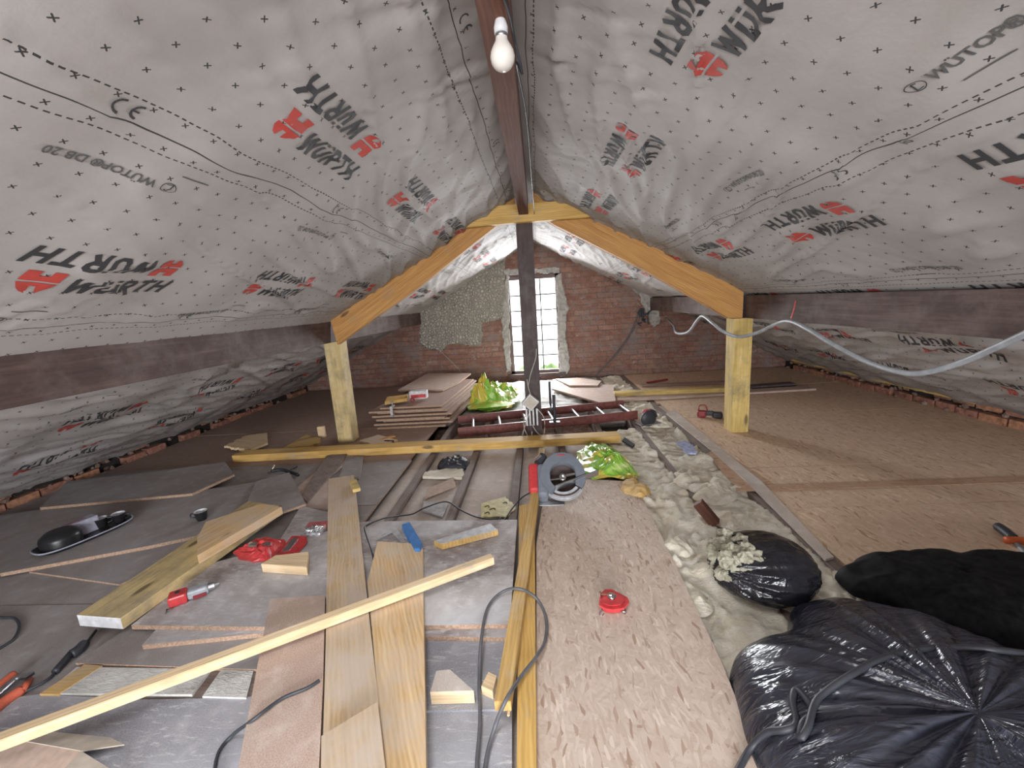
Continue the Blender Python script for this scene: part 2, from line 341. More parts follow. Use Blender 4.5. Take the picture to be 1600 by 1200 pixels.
    def build(s, name, mats, parent=None, loc=(0, 0, 0), rot=(0, 0, 0), bevel=0.0):
        me = bpy.data.meshes.new(name); me.from_pydata(s.v, [], s.f)
        for m in (mats if isinstance(mats, (list, tuple)) else [mats]): me.materials.append(M[m] if isinstance(m, str) else m)
        me.polygons.foreach_set('material_index', s.mi); me.polygons.foreach_set('use_smooth', s.sm)
        bm = bmesh.new(); bm.from_mesh(me); bmesh.ops.recalc_face_normals(bm, faces=bm.faces); 
        if bevel > 0:
            bmesh.ops.remove_doubles(bm, verts=bm.verts, dist=1e-6)
            bmesh.ops.bevel(bm, geom=[e for e in bm.edges if len(e.link_faces) == 2 and e.calc_face_angle(0) > 0.5], offset=bevel, segments=2, affect='EDGES')
        bm.to_mesh(me); bm.free(); me.update()
        o = bpy.data.objects.new(name, me); COL.objects.link(o); o.parent = parent; o.location = loc; o.rotation_euler = rot
        return o
def thing(name, label, cat, loc=(0, 0, 0), rz=0.0, group=None, rot=None):
    o = bpy.data.objects.new(name, None); COL.objects.link(o); o.empty_display_size = 0.05
    o.location = loc; o.rotation_euler = rot if rot else (0, 0, rz); return tag(o, label, cat, group)

def slab(name, pts, ztop, th, mat, edge=None, label=None, cat=None, group=None, kind=None, bevel=0.0, tilt=None, ragged=None):
    """flat board from world xy corners of its top face; local x runs along its first edge"""
    w = [Vector((p[0], p[1], 0)) for p in pts]
    d = w[1] - w[0]; ang = math.atan2(d.y, d.x); c = sum(w, Vector()) / len(w)
    Rz = Matrix.Rotation(-ang, 3, 'Z'); loc = [(Rz @ (p - c)) for p in w]
    pl = [(p.x, p.y) for p in loc]
    if ragged:
        amp, ids = ragged; q = []
        for i in range(len(pl)):
            a, b = Vector(pl[i]), Vector(pl[(i + 1) % len(pl)]); q.append(tuple(a))
            if i in ids:
                n = max(3, int((b - a).length / 0.02)); nn = Vector((-(b - a).y, (b - a).x)).normalized()
                for k in range(1, n): q.append(tuple(a + (b - a) * (k / n) + nn * random.uniform(-amp, amp)))
        pl = q
    mb = MB(); mb.prism(pl, -th, 0, 0, None, 1 if edge else None)
    o = mb.build(name, [mat, edge] if edge else [mat], None, (c.x, c.y, ztop), (tilt[0] if tilt else 0, tilt[1] if tilt else 0, ang), bevel)
    return tag(o, label, cat, group, kind)
def pslab(name, px, ztop, th, mat, edge=None, label=None, cat=None, **k):
    return slab(name, [P(u, v, ztop) for u, v in px], ztop, th, mat, edge, label, cat, **k)
def bar(name, p0, p1, w, h, mat, label=None, cat=None, roll=0.0, kind=None, bevel=0.002, jag=0.0, group=None, endmat=None):
    """timber with its centre line from p0 to p1; local x along its length"""
    p0 = Vector(p0); p1 = Vector(p1); d = p1 - p0; L = d.length
    mb = MB(); mb.box(-L / 2, L / 2, -w / 2, w / 2, -h / 2, h / 2)
    o = mb.build(name, [mat, endmat or mat], None, (p0 + p1) / 2, bevel=bevel)
    if endmat:
        for f in o.data.polygons:
            if abs(f.normal.x) > 0.9: f.material_index = 1
    if jag:
        for v in o.data.vertices:
            if v.co.x > L / 2 - 0.01: v.co.x += random.uniform(-jag, jag)
    q = d.to_track_quat('X', 'Z'); o.rotation_mode = 'XYZ'
    o.rotation_euler = (q.to_matrix() @ Matrix.Rotation(roll, 3, 'X')).to_euler()
    return tag(o, label, cat, group, kind)

# ------------------------------------------------------------------ roof membranes
Y0, Y1 = -2.4, 6.42
SL = 0.53; KK = math.sqrt(1 + SL * SL); XM = 3.66
def hfun(side, y, xh):
    sag = 0.007 * math.sin(2 * PI * y / 0.52 + side) * min(1, xh * 4)
    s = Vector((y * 1.3 + side * 9, xh * 1.6, 0)); a = noise.noise(s) * 0.009
    # long diagonal folds
    f1 = noise.noise(Vector(((y * 0.9 + xh * 0.5) * 1.1, (xh - y * 0.30) * 7.5, 3 + side)))
    a += 0.026 * max(0, (0.2 - abs(f1)) / 0.2) ** 1.6 * (0.35 + 0.65 * min(1, max(0, noise.noise(Vector((y * 0.6, xh * 0.9, 7))) + 0.6)))
    # short folds running up the slope, strongest by the ridge and the truss
    wr = max(0.0, 1 - xh / 0.75) + max(0, 1 - abs(xh - 1.55) / 0.3) * 0.6
    f2 = noise.noise(Vector((y * 26 + xh * 14, xh * 5.0, 5 + side * 3)))
    a += 0.017 * wr * (0.25 + max(0, noise.noise(Vector((y * 1.6, xh * 2, 11))) + 0.35)) * f2
    if xh > 1.72:
        f3 = noise.noise(Vector((y * 1.8 + xh * 2.2, xh * 11 - y * 1.2, 8 + side))); a += 0.012 * f3
    edge = max(0.0, min(1.0, xh / 0.1))
    pin = 1 - 0.95 * math.exp(-((xh - 1.68) / 0.13) ** 2)
    return (sag + a) * edge * pin
def surf(side, y, xh, off=0.0):
    x0 = -0.06 if side < 0 else 0.0
    n = Vector((-side * SL, 0, -1)).normalized()
    p = Vector((x0 + side * xh, y, 2.05 - SL * xh))
    return p + n * (hfun(side, y, xh) + off + 0.004)
def stroke_poly(mb, q, side, mp, mi):
    """map a quad (4 reading-plane points) on to the membrane, finely divided"""
    a, b, c, d = [Vector(p) for p in q]
    nu = max(1, int(max((b - a).length, (c - d).length) / 0.012)); nv = max(1, int(max((d - a).length, (c - b).length) / 0.012))
    vs = []
    for j in range(nv + 1):
        for i in range(nu + 1):
            s = i / nu; t = j / nv
            p = a * (1 - s) * (1 - t) + b * s * (1 - t) + c * s * t + d * (1 - s) * t
            y, xh = mp(p.x, p.y); vs.append(surf(side, y, xh, 0.0022))
    fs = [(j * (nu + 1) + i, j * (nu + 1) + i + 1, (j + 1) * (nu + 1) + i + 1, (j + 1) * (nu + 1) + i) for j in range(nv) for i in range(nu)]
    mb.add(vs, fs, mi, None, True)
GL = {'W': (1.15, [[(0.1, 1), (0.3, 0.08), (0.57, 0.9), (0.84, 0.08), (1.05, 1)]]),
      'U': (0.78, [[(0.13, 0.72), (0.13, 0.28), (0.26, 0.11), (0.50, 0.11), (0.63, 0.28), (0.63, 0.72)], [(0.13, 0.88), (0.13, 1.02)], [(0.63, 0.88), (0.63, 1.02)]]),
      'R': (0.78, [[(0.12, 0), (0.12, 0.9), (0.48, 0.9), (0.60, 0.78), (0.60, 0.62), (0.48, 0.48), (0.12, 0.48)], [(0.36, 0.46), (0.66, 0)]]),
      'T': (0.74, [[(0, 0.9), (0.74, 0.9)], [(0.37, 0.9), (0.37, 0)]]),
      'H': (0.82, [[(0.12, 0), (0.12, 1)], [(0.68, 0), (0.68, 1)], [(0.12, 0.5), (0.68, 0.5)]])}
def wurth(mb, side, mp, h=0.074):
    lg = 0.098
    def Q(pts, mi, sc): stroke_poly(mb, [(p[0] * sc, p[1] * sc) for p in pts], side, mp, mi)
    for q in ([(0, .52), (.95, .52), (.95, .78), (0, .78)], [(0, .76), (.34, .76), (.34, 1.0), (0, 1.0)], [(.62, .76), (.95, .76), (.95, 1.0), (.62, 1.0)],
              [(0, .44), (.95, .44), (.90, .26), (.05, .26)], [(.05, .26), (.40, .26), (.36, .0), (.22, .06)], [(.55, .26), (.90, .26), (.74, .06), (.60, .0)]): Q(q, 1, lg)
    x = 1.18 * lg
    for ch in 'WURTH':
        w, pls = GL[ch]
        for pl in pls:
            for a, b in zip(pl, pl[1:]):
                a = Vector(a); b = Vector(b); d = (b - a).normalized(); nn = Vector((-d.y, d.x)) * 0.105; e = d * (0.05 if len(pl) > 2 else 0)
                q = [a - nn - e, b - nn + e, b + nn + e, a + nn - e]
                stroke_poly(mb, [(x + (p.x + p.y * 0.16) * h, p.y * h) for p in q], side, mp, 0)
        x += (w + 0.12) * h
_fc = {}
def small_text(mb, side, mp, txt, size, mi=0, bold=0.0):
    key = (txt, size, bold)
    if key not in _fc:
        cu = bpy.data.curves.new('t', 'FONT'); cu.body = txt; cu.size = size; cu.resolution_u = 2; cu.offset = bold
        ob = bpy.data.objects.new('t', cu); COL.objects.link(ob); bpy.context.view_layer.update()
        me = bpy.data.meshes.new_from_object(ob); bpy.data.objects.remove(ob)
        bm = bmesh.new(); bm.from_mesh(me); bmesh.ops.triangulate(bm, faces=bm.faces); bm.verts.index_update()
        _fc[key] = ([v.co.copy() for v in bm.verts], [[v.index for v in f.verts] for f in bm.faces]); bm.free()
    vs, fs = _fc[key]; out = []
    for p in vs:
        y, xh = mp(p.x, p.y); out.append(surf(side, y, xh, 0.0024))
    mb.add(out, fs, mi)
def line(mb, side, mp, pts, w, mi=0):
    for a, b in zip(pts, pts[1:]):
        a = Vector(a); b = Vector(b); d = (b - a).normalized(); nn = Vector((-d.y, d.x)) * w / 2
        stroke_poly(mb, [a - nn, b - nn, b + nn, a + nn], side, mp, mi)
def icon(mb, side, mp, r=0.016):
    line(mb, side, mp, [(r + r * 1.25 * math.cos(a * PI / 8), r * 0.6 + r * math.sin(a * PI / 8)) for a in range(17)], 0.0022)
    line(mb, side, mp, [(r * .5, -.2 * r), (r * 1.0, r * 1.3), (r * 1.5, r * 1.1)], 0.0035); line(mb, side, mp, [(r * .5, -.2 * r), (r * 1.6, 0)], 0.002)
def ce(mb, side, mp, h):
    for k, x0 in enumerate((0, 1.15)):
        line(mb, side, mp, [((x0 + 0.5 + 0.5 * math.cos(a)) * h, (0.5 + 0.5 * math.sin(a)) * h) for a in [PI * (0.5 + 0.125 * i) for i in range(9)]], 0.16 * h)
    line(mb, side, mp, [(1.2 * h, 0.5 * h), (1.6 * h, 0.5 * h)], 0.14 * h)

def membrane(side):
    ny, nx = 440, 190; xlo = -0.03 if side > 0 else 0.0
    mb = MB(); vs = []; uvs = []
    for j in range(nx + 1):
        xh = xlo + (XM - xlo) * j / nx
        for i in range(ny + 1):
            y = Y0 + (Y1 - Y0) * i / ny; vs.append(surf(side, y, xh)[:]); uvs.append((y, xh))
    fs = []
    for j in range(nx):
        for i in range(ny):
            y = Y0 + (Y1 - Y0) * (i + .5) / ny; xh = XM * (j + .5) / nx
            if side < 0 and -0.38 < y < 0.58 and 0.03 < xh < 0.56: continue     # hole added for the unseen overhead light
            fs.append((j * (ny + 1) + i, j * (ny + 1) + i + 1, (j + 1) * (ny + 1) + i + 1, (j + 1) * (ny + 1) + i))
    mb.add(vs, fs, 0, None, True)
    nprint = len(mb.v)
    pr = MB()
    def up(y0, xc):    # upright row
        return (lambda a, b: (y0 + a, xc - b / KK)) if side < 0 else (lambda a, b: (y0 - a, xc - b / KK))
    def dn(y0, xc):    # row turned half round
        return (lambda a, b: (y0 - a, xc + b / KK)) if side < 0 else (lambda a, b: (y0 + a, xc + b / KK))
    per = 0.905
    for k in range(-3, 6):
        if side < 0:
            for xc, y0 in ((0.60, 1.19), (1.325, 1.07), (2.06, 1.35), (2.62, 1.17), (3.14, 1.28)):
                y = y0 + per * k
                if -0.5 < y < 0.7 and xc < 0.7: continue
                wurth(pr, side, up(y, xc + 0.045)); wurth(pr, side, dn(y + 0.43, xc - 0.135))
            for xc in (0.90, 1.50, 2.3, 3.3):
                y = 1.10 + per * k; small_text(pr, side, dn(y, xc), 'WÜTOP® DB 20', 0.034, 2, 0.0006); icon(pr, side, dn(y + 0.05, xc)); 
                line(pr, side, dn(y + 0.13, xc - 0.035), [(0, 0), (0.09, 0)], 0.004, 2)
            for xc in (0.788, 1.55): ce(pr, side, up(0.88 + per * k, xc - 0.008), 0.036)
            ce(pr, side, up(1.33 + per * k, 0.118), 0.03)
        else:
            for xc, y0 in ((0.45, 1.33), (1.155, 2.07), (1.78, 1.75), (2.36, 1.85), (3.0, 1.95)):
                y = y0 + per * k
                wurth(pr, side, up(y, xc + 0.085)); wurth(pr, side, dn(y - 0.45, xc - 0.10))
            for xc in (0.84, 1.55, 2.2, 3.35):
                y = 1.00 + per * k; small_text(pr, side, up(y, xc), 'WÜTOP® DB 20', 0.036, 2, 0.0008); icon(pr, side, up(y + 0.05, xc))
                line(pr, side, up(y - 0.02, xc + 0.035), [(0, 0), (0.09, 0)], 0.004, 2)
            for xc in (0.99, 1.655): ce(pr, side, dn(1.44 + per * k, xc - 0.033), 0.028)
            small_text(pr, side, up(1.22 + per * k, 0.965), '10', 0.03, 2, 0.0006)
    k0 = len(mb.f)
    mb.add(pr.v, pr.f, 0, None, True); mb.mi[k0:] = [i + 1 for i in pr.mi]
    o = mb.build('ceiling', ['memL' if side < 0 else 'memR', 'ink', 'redink', 'greyink'])
    uvl = o.data.uv_layers.new(name='UVMap'); nl = len(uvs)
    co = [0.0] * (2 * len(o.data.loops))
    for li, lp in enumerate(o.data.loops):
        if lp.vertex_index < nl: co[2 * li], co[2 * li + 1] = uvs[lp.vertex_index]
    uvl.data.foreach_set('uv', co)
    return tag(o, 'left roof slope lined with printed breather membrane' if side < 0 else 'right roof slope lined with printed breather membrane', 'ceiling', kind='structure')
membrane(-1); membrane(1)

# roof decking above the membrane keeps the sky out
mb = MB()
for x0, x1, z0, z1 in ((-0.06, -3.9, 2.13, 2.13 - SL * 3.84), (0, 3.9, 2.13, 2.13 - SL * 3.9)):
    for (ya, yb, fa, fb) in ((Y0 - .1, -0.4, 0, 1), (0.6, Y1 + .3, 0, 1), (-0.4, 0.6, 0.15 if x0 < 0 else 0, 1)):
        xa = x0 + (x1 - x0) * fa; za = z0 + (z1 - z0) * fa
        mb.add([(xa, ya, za), (x1, ya, z1), (x1, yb, z1), (xa, yb, za), (xa, ya, za + .04), (x1, ya, z1 + .04), (x1, yb, z1 + .04), (xa, yb, za + .04)],
               [(0, 1, 2, 3), (4, 5, 6, 7), (0, 1, 5, 4), (1, 2, 6, 5), (2, 3, 7, 6), (3, 0, 4, 7)])
mb.box(-0.1, 0.04, Y0, Y1, 2.115, 2.17)
tag(mb.build('ceiling_deck', 'oldwood'), 'roof boarding above the membrane', 'roof', kind='structure')

# ------------------------------------------------------------------ gable wall, window
G = 6.40; WX0, WX1, WZ0, WZ1 = -0.445, 0.345, 0.09, 1.585
def roofz(x): return 2.09 - SL * (abs(x) if x >= 0 else max(0, abs(x + 0.06)))
mb = MB()
def gcol(x0, x1, z0, n=14):
    for i in range(n):
        a = x0 + (x1 - x0) * i / n; b = x0 + (x1 - x0) * (i + 1) / n
        vs = [(a, G, z0), (b, G, z0), (b, G, roofz(b)), (a, G, roofz(a)), (a, G + .24, z0), (b, G + .24, z0), (b, G + .24, roofz(b)), (a, G + .24, roofz(a))]
        fs = [(0, 1, 2, 3), (4, 5, 6, 7), (0, 1, 5, 4), (2, 3, 7, 6)]
        if i == 0: fs.append((0, 3, 7, 4))
        if i == n - 1: fs.append((1, 2, 6, 5))
        mb.add(vs, fs)
gcol(-4.15, WX0, -0.35); gcol(WX1, 4.15, -0.35); gcol(WX0, WX1, WZ1, 4)
mb.box(WX0, WX1, G, G + .24, -0.35, WZ0)
tag(mb.build('wall_back', 'brick'), 'red brick gable wall', 'wall', kind='structure')
# window
wf = thing('window_1', 'tall narrow timber window with small panes in the brick gable', 'window'); wf['kind'] = 'structure'
mb = MB(); fw = 0.055
ya, yb = G + 0.03, G + 0.10
mb.box(WX0, WX0 + fw, ya, yb, WZ0, WZ1, bev=0.004); mb.box(WX1 - fw, WX1, ya, yb, WZ0, WZ1, bev=0.004)
mb.box(WX0, WX1, ya, yb, WZ1 - fw * 1.2, WZ1, bev=0.004); mb.box(WX0, WX1, ya, yb, WZ0, WZ0 + 0.05, bev=0.004)
mb.build('window_frame', 'frame', wf)
mb = MB(); gx0, gx1, gz0, gz1 = WX0 + fw, WX1 - fw, WZ0 + .05, WZ1 - fw * 1.2
for i in (1, 2): x = gx0 + (gx1 - gx0) * i / 3; mb.box(x - .009, x + .009, ya + .02, ya + .035, gz0, gz1)
for i in range(1, 6): z = gz0 + (gz1 - gz0) * i / 6; mb.box(gx0, gx1, ya + .018, ya + .037, z - .009, z + .009)
mb.build('glazing_bars', 'lead', wf)
t = NT('window_glass'); tr = t.n('ShaderNodeBsdfTransparent'); gl = t.n('ShaderNodeBsdfGlossy', None, Roughness=0.05)
mx = t.n('ShaderNodeMixShader'); mx.inputs[0].default_value = 0.06; t.t.links.new(tr.outputs[0], mx.inputs[1]); t.t.links.new(gl.outputs[0], mx.inputs[2])
t.t.links.new(mx.outputs[0], t.t.nodes['Material Output'].inputs[0]); M['glass'] = t.m
mb = MB(); mb.box(gx0, gx1, ya + .025, ya + .030, gz0, gz1); mb.build('window_pane', 'glass', wf)
mb = MB(); mb.box(WX0 - .05, WX1 + .05, G - 0.05, G + 0.05, WZ0 - .05, WZ0 + .005, bev=0.006); mb.build('window_sill', 'oldwood', wf)

def relief(name, pts, y, amp, mat, th=0.03, res=0.02, fn=None, label=None, kind='structure', cat='wall render'):
    """rough coating on the gable inside an outline (x,z points); its own thickness and relief"""
    def inside(x, z):
        c = False; n = len(pts)
        for i in range(n):
            x1, z1 = pts[i]; x2, z2 = pts[(i + 1) % n]
            if (z1 > z) != (z2 > z) and x < (x2 - x1) * (z - z1) / (z2 - z1) + x1: c = not c
        return c
    xs = [p[0] for p in pts]; zs = [p[1] for p in pts]; nx = int((max(xs) - min(xs)) / res) + 2; nz = int((max(zs) - min(zs)) / res) + 2
    ok = {}; vs = []; fs = []
    for j in range(nz):
        for i in range(nx):
            x = min(xs) + i * res; z = min(zs) + j * res
            jx = noise.noise(Vector((x * 9, z * 9, 2))) * 0.03; jz = noise.noise(Vector((x * 9, z * 9, 6))) * 0.03
            if inside(x + jx, z + jz): ok[(i, j)] = len(vs); vs.append((x, y - th - fn(x, z) * amp, z))
    nv = len(vs); vs += [(a, y + 0.002, c) for a, b, c in vs]
    from collections import Counter
    ed = Counter()
    for (i, j) in list(ok):
        q = [(i, j), (i + 1, j), (i + 1, j + 1), (i, j + 1)]
        if all(k in ok for k in q):
            f = tuple(ok[k] for k in q); fs.append(f)
            for a, b in zip(f, f[1:] + f[:1]): ed[(a, b)] += 1
    for (a, b) in list(ed):
        if (b, a) not in ed: fs.append((a, b, b + nv, a + nv))
    mb = MB(); mb.add(vs, fs, 0, None, True)
    return tag(mb.build(name, mat), label, cat, kind=kind)
def GX(u, v): p = PY(u, v, G - 0.03); return (p.x, p.z)
def bubbly(x, z):
    d, _ = noise.voronoi(Vector((x * 17, z * 17, 0))); return min(1.0, d[1] - d[0] + 0.2) + 0.4 * noise.noise(Vector((x * 5, z * 5, 1)))
t = NT('bubbled_plaster'); n = t.noise(t.obj(), 20, 4)
vb = t.n('ShaderNodeTexVoronoi', {'feature': 'DISTANCE_TO_EDGE'}, Vector=t.obj(), Scale=24.0).outputs['Distance']
M['bub'] = t.fin(t.mix(t.ramp(vb, [(0.0, (1, 1, 1)), (0.16, (0, 0, 0))]), t.ramp(n, [(0.3, (0.50, 0.46, 0.40)), (0.7, (0.62, 0.58, 0.52))]), (0.36, 0.32, 0.27)), 0.9, t.ramp(vb, [(0.0, (0, 0, 0)), (0.3, (1, 1, 1))]), 1.0, 0.02)
relief('trim_1', [GX(*p) for p in [(655, 486), (790, 400), (791, 500), (786, 497), (772, 504), (757, 503), (753, 508), (755, 524), (752, 540), (735, 541), (720, 536), (700, 540), (690, 549), (676, 547), (655, 542)]],
       G, 0.028, 'bub', 0.02, 0.014, bubbly, 'patch of bubbled pale plaster on the gable left of the window')
rough = lambda x, z: noise.noise(Vector((x * 22, z * 22, 0))) + 0.5
relief('trim_2', [GX(*p) for p in [(783, 500), (791, 425), (795, 425), (799, 580), (792, 584), (786, 545)]], G, 0.02, 'mortar', 0.02, 0.012, rough, 'strip of rough mortar down the left of the window')
relief('trim_3', [GX(*p) for p in [(868, 430), (877, 425), (888, 480), (884, 520), (892, 575), (884, 590), (874, 588)]], G, 0.02, 'mortar', 0.02, 0.012, rough, 'strip of rough mortar down the right of the window')
relief('trim_4', [GX(*p) for p in [(788, 421), (873, 417), (874, 426), (788, 431)]], G, 0.02, 'mortar', 0.02, 0.012, rough, 'band of rough mortar over the window')
relief('trim_5', [GX(*p) for p in [(985, 452), (1012, 450), (1030, 462), (1032, 505), (1020, 512), (1005, 480), (998, 460)]], G, 0.03, 'mortar', 0.02, 0.012, rough, 'crumbling mortar round the end of the right roof beam')
# greenery outside
mb = MB()
for k in range(90):
    x = random.uniform(-0.6, 1.6); y = random.uniform(9.6, 10.6); z = random.uniform(-1.4, -0.52)
    b = bmesh.new(); bmesh.ops.create_icosphere(b, subdivisions=1, radius=random.uniform(0.1, 0.25)); mb.bm(b, 0, Matrix.Translation((x, y, z)))
tag(mb.build('hedge', 'leaf', None), 'green hedge seen low through the gable window', 'hedge')
# walls behind / ground
mb = MB()
for sx0, sx1 in ((-3.75, -1.6), (1.6, 3.8)):
    a, b = sx0, sx1; zz = lambda x: roofz(x)
    mb.add([(a, Y0 + .02, -.35), (b, Y0 + .02, -.35), (b, Y0 + .02, zz(b)), (a, Y0 + .02, zz(a))], [(0, 1, 2, 3)])
mb.add([(-1.6, Y0 + .02, -.35), (1.6, Y0 + .02, -.35), (1.6, Y0 + .02, .3), (-1.6, Y0 + .02, .3)], [(0, 1, 2, 3)])
mb.add([(-1.6, Y0 + .02, 1.22), (1.6, Y0 + .02, 1.22), (0, Y0 + .02, 2.09)], [(0, 1, 2)])
tag(mb.build('wall_front', 'brick'), 'brick gable behind the photographer with an opening added for the fill light', 'wall', kind='structure')  # opening is added, it lets in the fill light from behind
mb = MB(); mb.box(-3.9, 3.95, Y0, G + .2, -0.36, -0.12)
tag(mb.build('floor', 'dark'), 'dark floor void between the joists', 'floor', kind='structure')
# eaves: brick courses
def eaves(sx, name, lab):
    mb = MB(); y = Y0
    xin = 3.60 if sx > 0 else 3.70
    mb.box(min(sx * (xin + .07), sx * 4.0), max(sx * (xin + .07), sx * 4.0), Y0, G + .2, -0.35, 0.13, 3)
    while y < G - 0.3:
        L = random.uniform(0.19, 0.235); j = random.uniform(-.012, .015); rz = random.uniform(-.05, .05)
        if random.random() > (0.28 if sx < 0 else 0.05):
            z1 = 0.066 + random.uniform(-.006, .004); T = Matrix.Translation((sx * (xin + .055 + j), y + L / 2, 0)) @ Matrix.Rotation(rz, 4, 'Z')
            mb.box(-.05, .05, -L / 2 + .008, L / 2 - .008, 0.0, z1, random.choice((0, 0, 1)), T, 0.006)
        if random.random() > (0.5 if sx < 0 else 0.3):
            T = Matrix.Translation((sx * (xin + .11 + j), y + L / 2 + .09, 0)) @ Matrix.Rotation(rz * 2, 4, 'Z')
            mb.box(-.05, .05, -L / 2 + .012, L / 2 - .012, 0.078, 0.125, random.choice((0, 1, 1)), T, 0.006)
        y += L
    # mortar and rubble between
    n = 240
    for k in range(n):
        yy = random.uniform(Y0, G - .1); r = random.uniform(0.008, 0.03)
        b = bmesh.new(); bmesh.ops.create_icosphere(b, subdivisions=1, radius=r)
        for v in b.verts: v.co *= random.uniform(0.6, 1.1)
        mb.bm(b, 2, Matrix.Translation((sx * (xin + random.uniform(.0, .10)), yy, random.choice((0.0, 0.07)) + r * .5)))
    tag(mb.build(name, ['bricky', 'brickr', 'rubble', 'dark']), lab, 'wall', kind='structure')
eaves(-1, 'wall_left', 'broken brick courses along the left eaves'); eaves(1, 'wall_right', 'brick courses along the right eaves')
bar('trim_6', (3.63, 3.6, 0.135), (3.60, 6.1, 0.145), 0.05, 0.03, 'post', 'yellow batten along the right eaves', 'trim', kind='structure')

# ------------------------------------------------------------------ roof timbers
YT = 3.5
bar('ridge_beam', (-0.065, Y0, 1.955), (-0.065, 6.38, 1.955), 0.075, 0.19, 'ridge', 'dark red-brown ridge beam running along the roof peak', 'beam')
def purlin(sx, xin, label):
    mb = MB(); L = 6.38 - Y0; c = L / 2
    prof = [(0, 0), (0.105, 0), (0.105, .18 - .105 * SL - .012), (0, .18)]       # inner face upright, top cut to the roof slope
    vs = [(x, sx * y, z) for x in (-c, c) for y, z in prof]
    mb.add(vs, [(0, 1, 2, 3), (4, 5, 6, 7)] + [(i, (i + 1) % 4, 4 + (i + 1) % 4, 4 + i) for i in range(4)])
    tag(mb.build('purlin', 'oldwood', None, (xin, (6.38 + Y0) / 2, .957), (0, 0, -PI / 2), 0.002), label, 'beam')
purlin(-1, -1.782, 'old dark roof beam along the left side, carried by a yellow post')
purlin(1, 1.672, 'old dark roof beam along the right side, with grey conduit hanging below')
def post(p_top, p_bot, w, d, mat, label):
    return bar('timber_post', p_bot, p_top, w, d, mat, label, 'post')
a = P(541, 695, 0.0); b = PY(521, 538, 3.60)
def vpost(name, x0, x1, xt0, xt1, y, d, z0, z1, mat, label):
    mb = MB(); mb.add([(x0, y, z0), (x1, y, z0), (x1, y + d, z0), (x0, y + d, z0), (xt0, y, z1), (xt1, y, z1), (xt1, y + d, z1), (xt0, y + d, z1)],
                      [(3, 2, 1, 0), (4, 5, 6, 7), (0, 1, 5, 4), (1, 2, 6, 5), (2, 3, 7, 6), (3, 0, 4, 7)])
    # local frame with x up so that the grain runs up the post
    Mx = Matrix.Rotation(-PI / 2, 4, 'Y'); c = Vector(((x0 + x1) / 2, y + d / 2, z0))
    mb.v = [tuple(Mx.inverted() @ (Vector(p) - c)) for p in mb.v]
    o = mb.build(name, mat, None, c, (0, -PI / 2, 0), 0.003); return tag(o, label, 'post')
# left post
l0, l1 = PY(529, 694, 3.60), PY(552, 694, 3.60); t0, t1 = PY(506, 541, 3.60), PY(532, 545, 3.60)
vpost('timber_post', l0.x, l1.x, t0.x, t1.x, 3.60, 0.14, 0.014, 0.955, 'postd', 'rough yellow timber post under the left roof beam')
r0, r1 = PY(1143, 676, 3.45), PY(1170, 676, 3.45); t0, t1 = PY(1148, 500, 3.45), PY(1178, 497, 3.45)
vpost('timber_post', r0.x, r1.x, t0.x, t1.x, 3.46, 0.14, 0.006, 0.958, 'post', 'yellow timber post under the right roof beam, standing on the boarded floor')
k0, k1 = PY(824, 685, 3.58), PY(848, 685, 3.58); t0, t1 = PY(806, 352, 3.58), PY(832, 350, 3.58)
vpost('king_post', k0.x, k1.x, t0.x, t1.x, 3.58, 0.10, 0.0, 1.86, 'king', 'dark central post rising from the floor to the ridge, in front of the window')
# rafters, collar of the truss: thick profiles in the truss plane
def truss_piece(name, px, y, d, mat, label, along):
    w = [PY(u, v, y) for u, v in px]; c = sum(w, Vector()) / len(w)
    a = PY(*along[0], y); b = PY(*along[1], y); ang = math.atan2(b.z - a.z, b.x - a.x)
    pts = []
    for p in w:
        q = p - c; pts.append((q.x * math.cos(ang) + q.z * math.sin(ang), -q.x * math.sin(ang) + q.z * math.cos(ang)))
    mb = MB(); mb.prism(pts, -d, 0)        # local xy = truss plane, +z towards the camera
    o = mb.build(name, mat, None, c, (0, 0, 0), 0.002)
    o.matrix_world = Matrix.Translation(c) @ Matrix(((math.cos(ang), -math.sin(ang), 0), (0, 0, -1), (math.sin(ang), math.cos(ang), 0))).to_4x4()
    return tag(o, label, 'rafter')
truss_piece('rafter', [(516, 500), (620, 425), (745, 328), (803, 289), (806, 330), (770, 357), (655, 448), (552, 520), (527, 539)], 3.50, 0.075, 'rafter', 'orange-stained new rafter running from the left roof beam up to the ridge', ((516, 500), (745, 328)))
truss_piece('rafter', [(1162, 456), (1160, 497), (1140, 497), (1010, 423), (868, 352), (832, 330), (832, 284), (905, 314), (1010, 372)], 3.50, 0.075, 'rafter', 'orange-stained new rafter running from the ridge down to the right roof beam', ((905, 318), (1162, 455)))
truss_piece('collar_tie', [(700, 347), (735, 324), (806, 319), (888, 313), (937, 338), (800, 348), (704, 358)], 3.42, 0.07, 'pine', 'short yellow collar board nailed across both rafters under the ridge', ((704, 358), (937, 338)))['category'] = 'board'

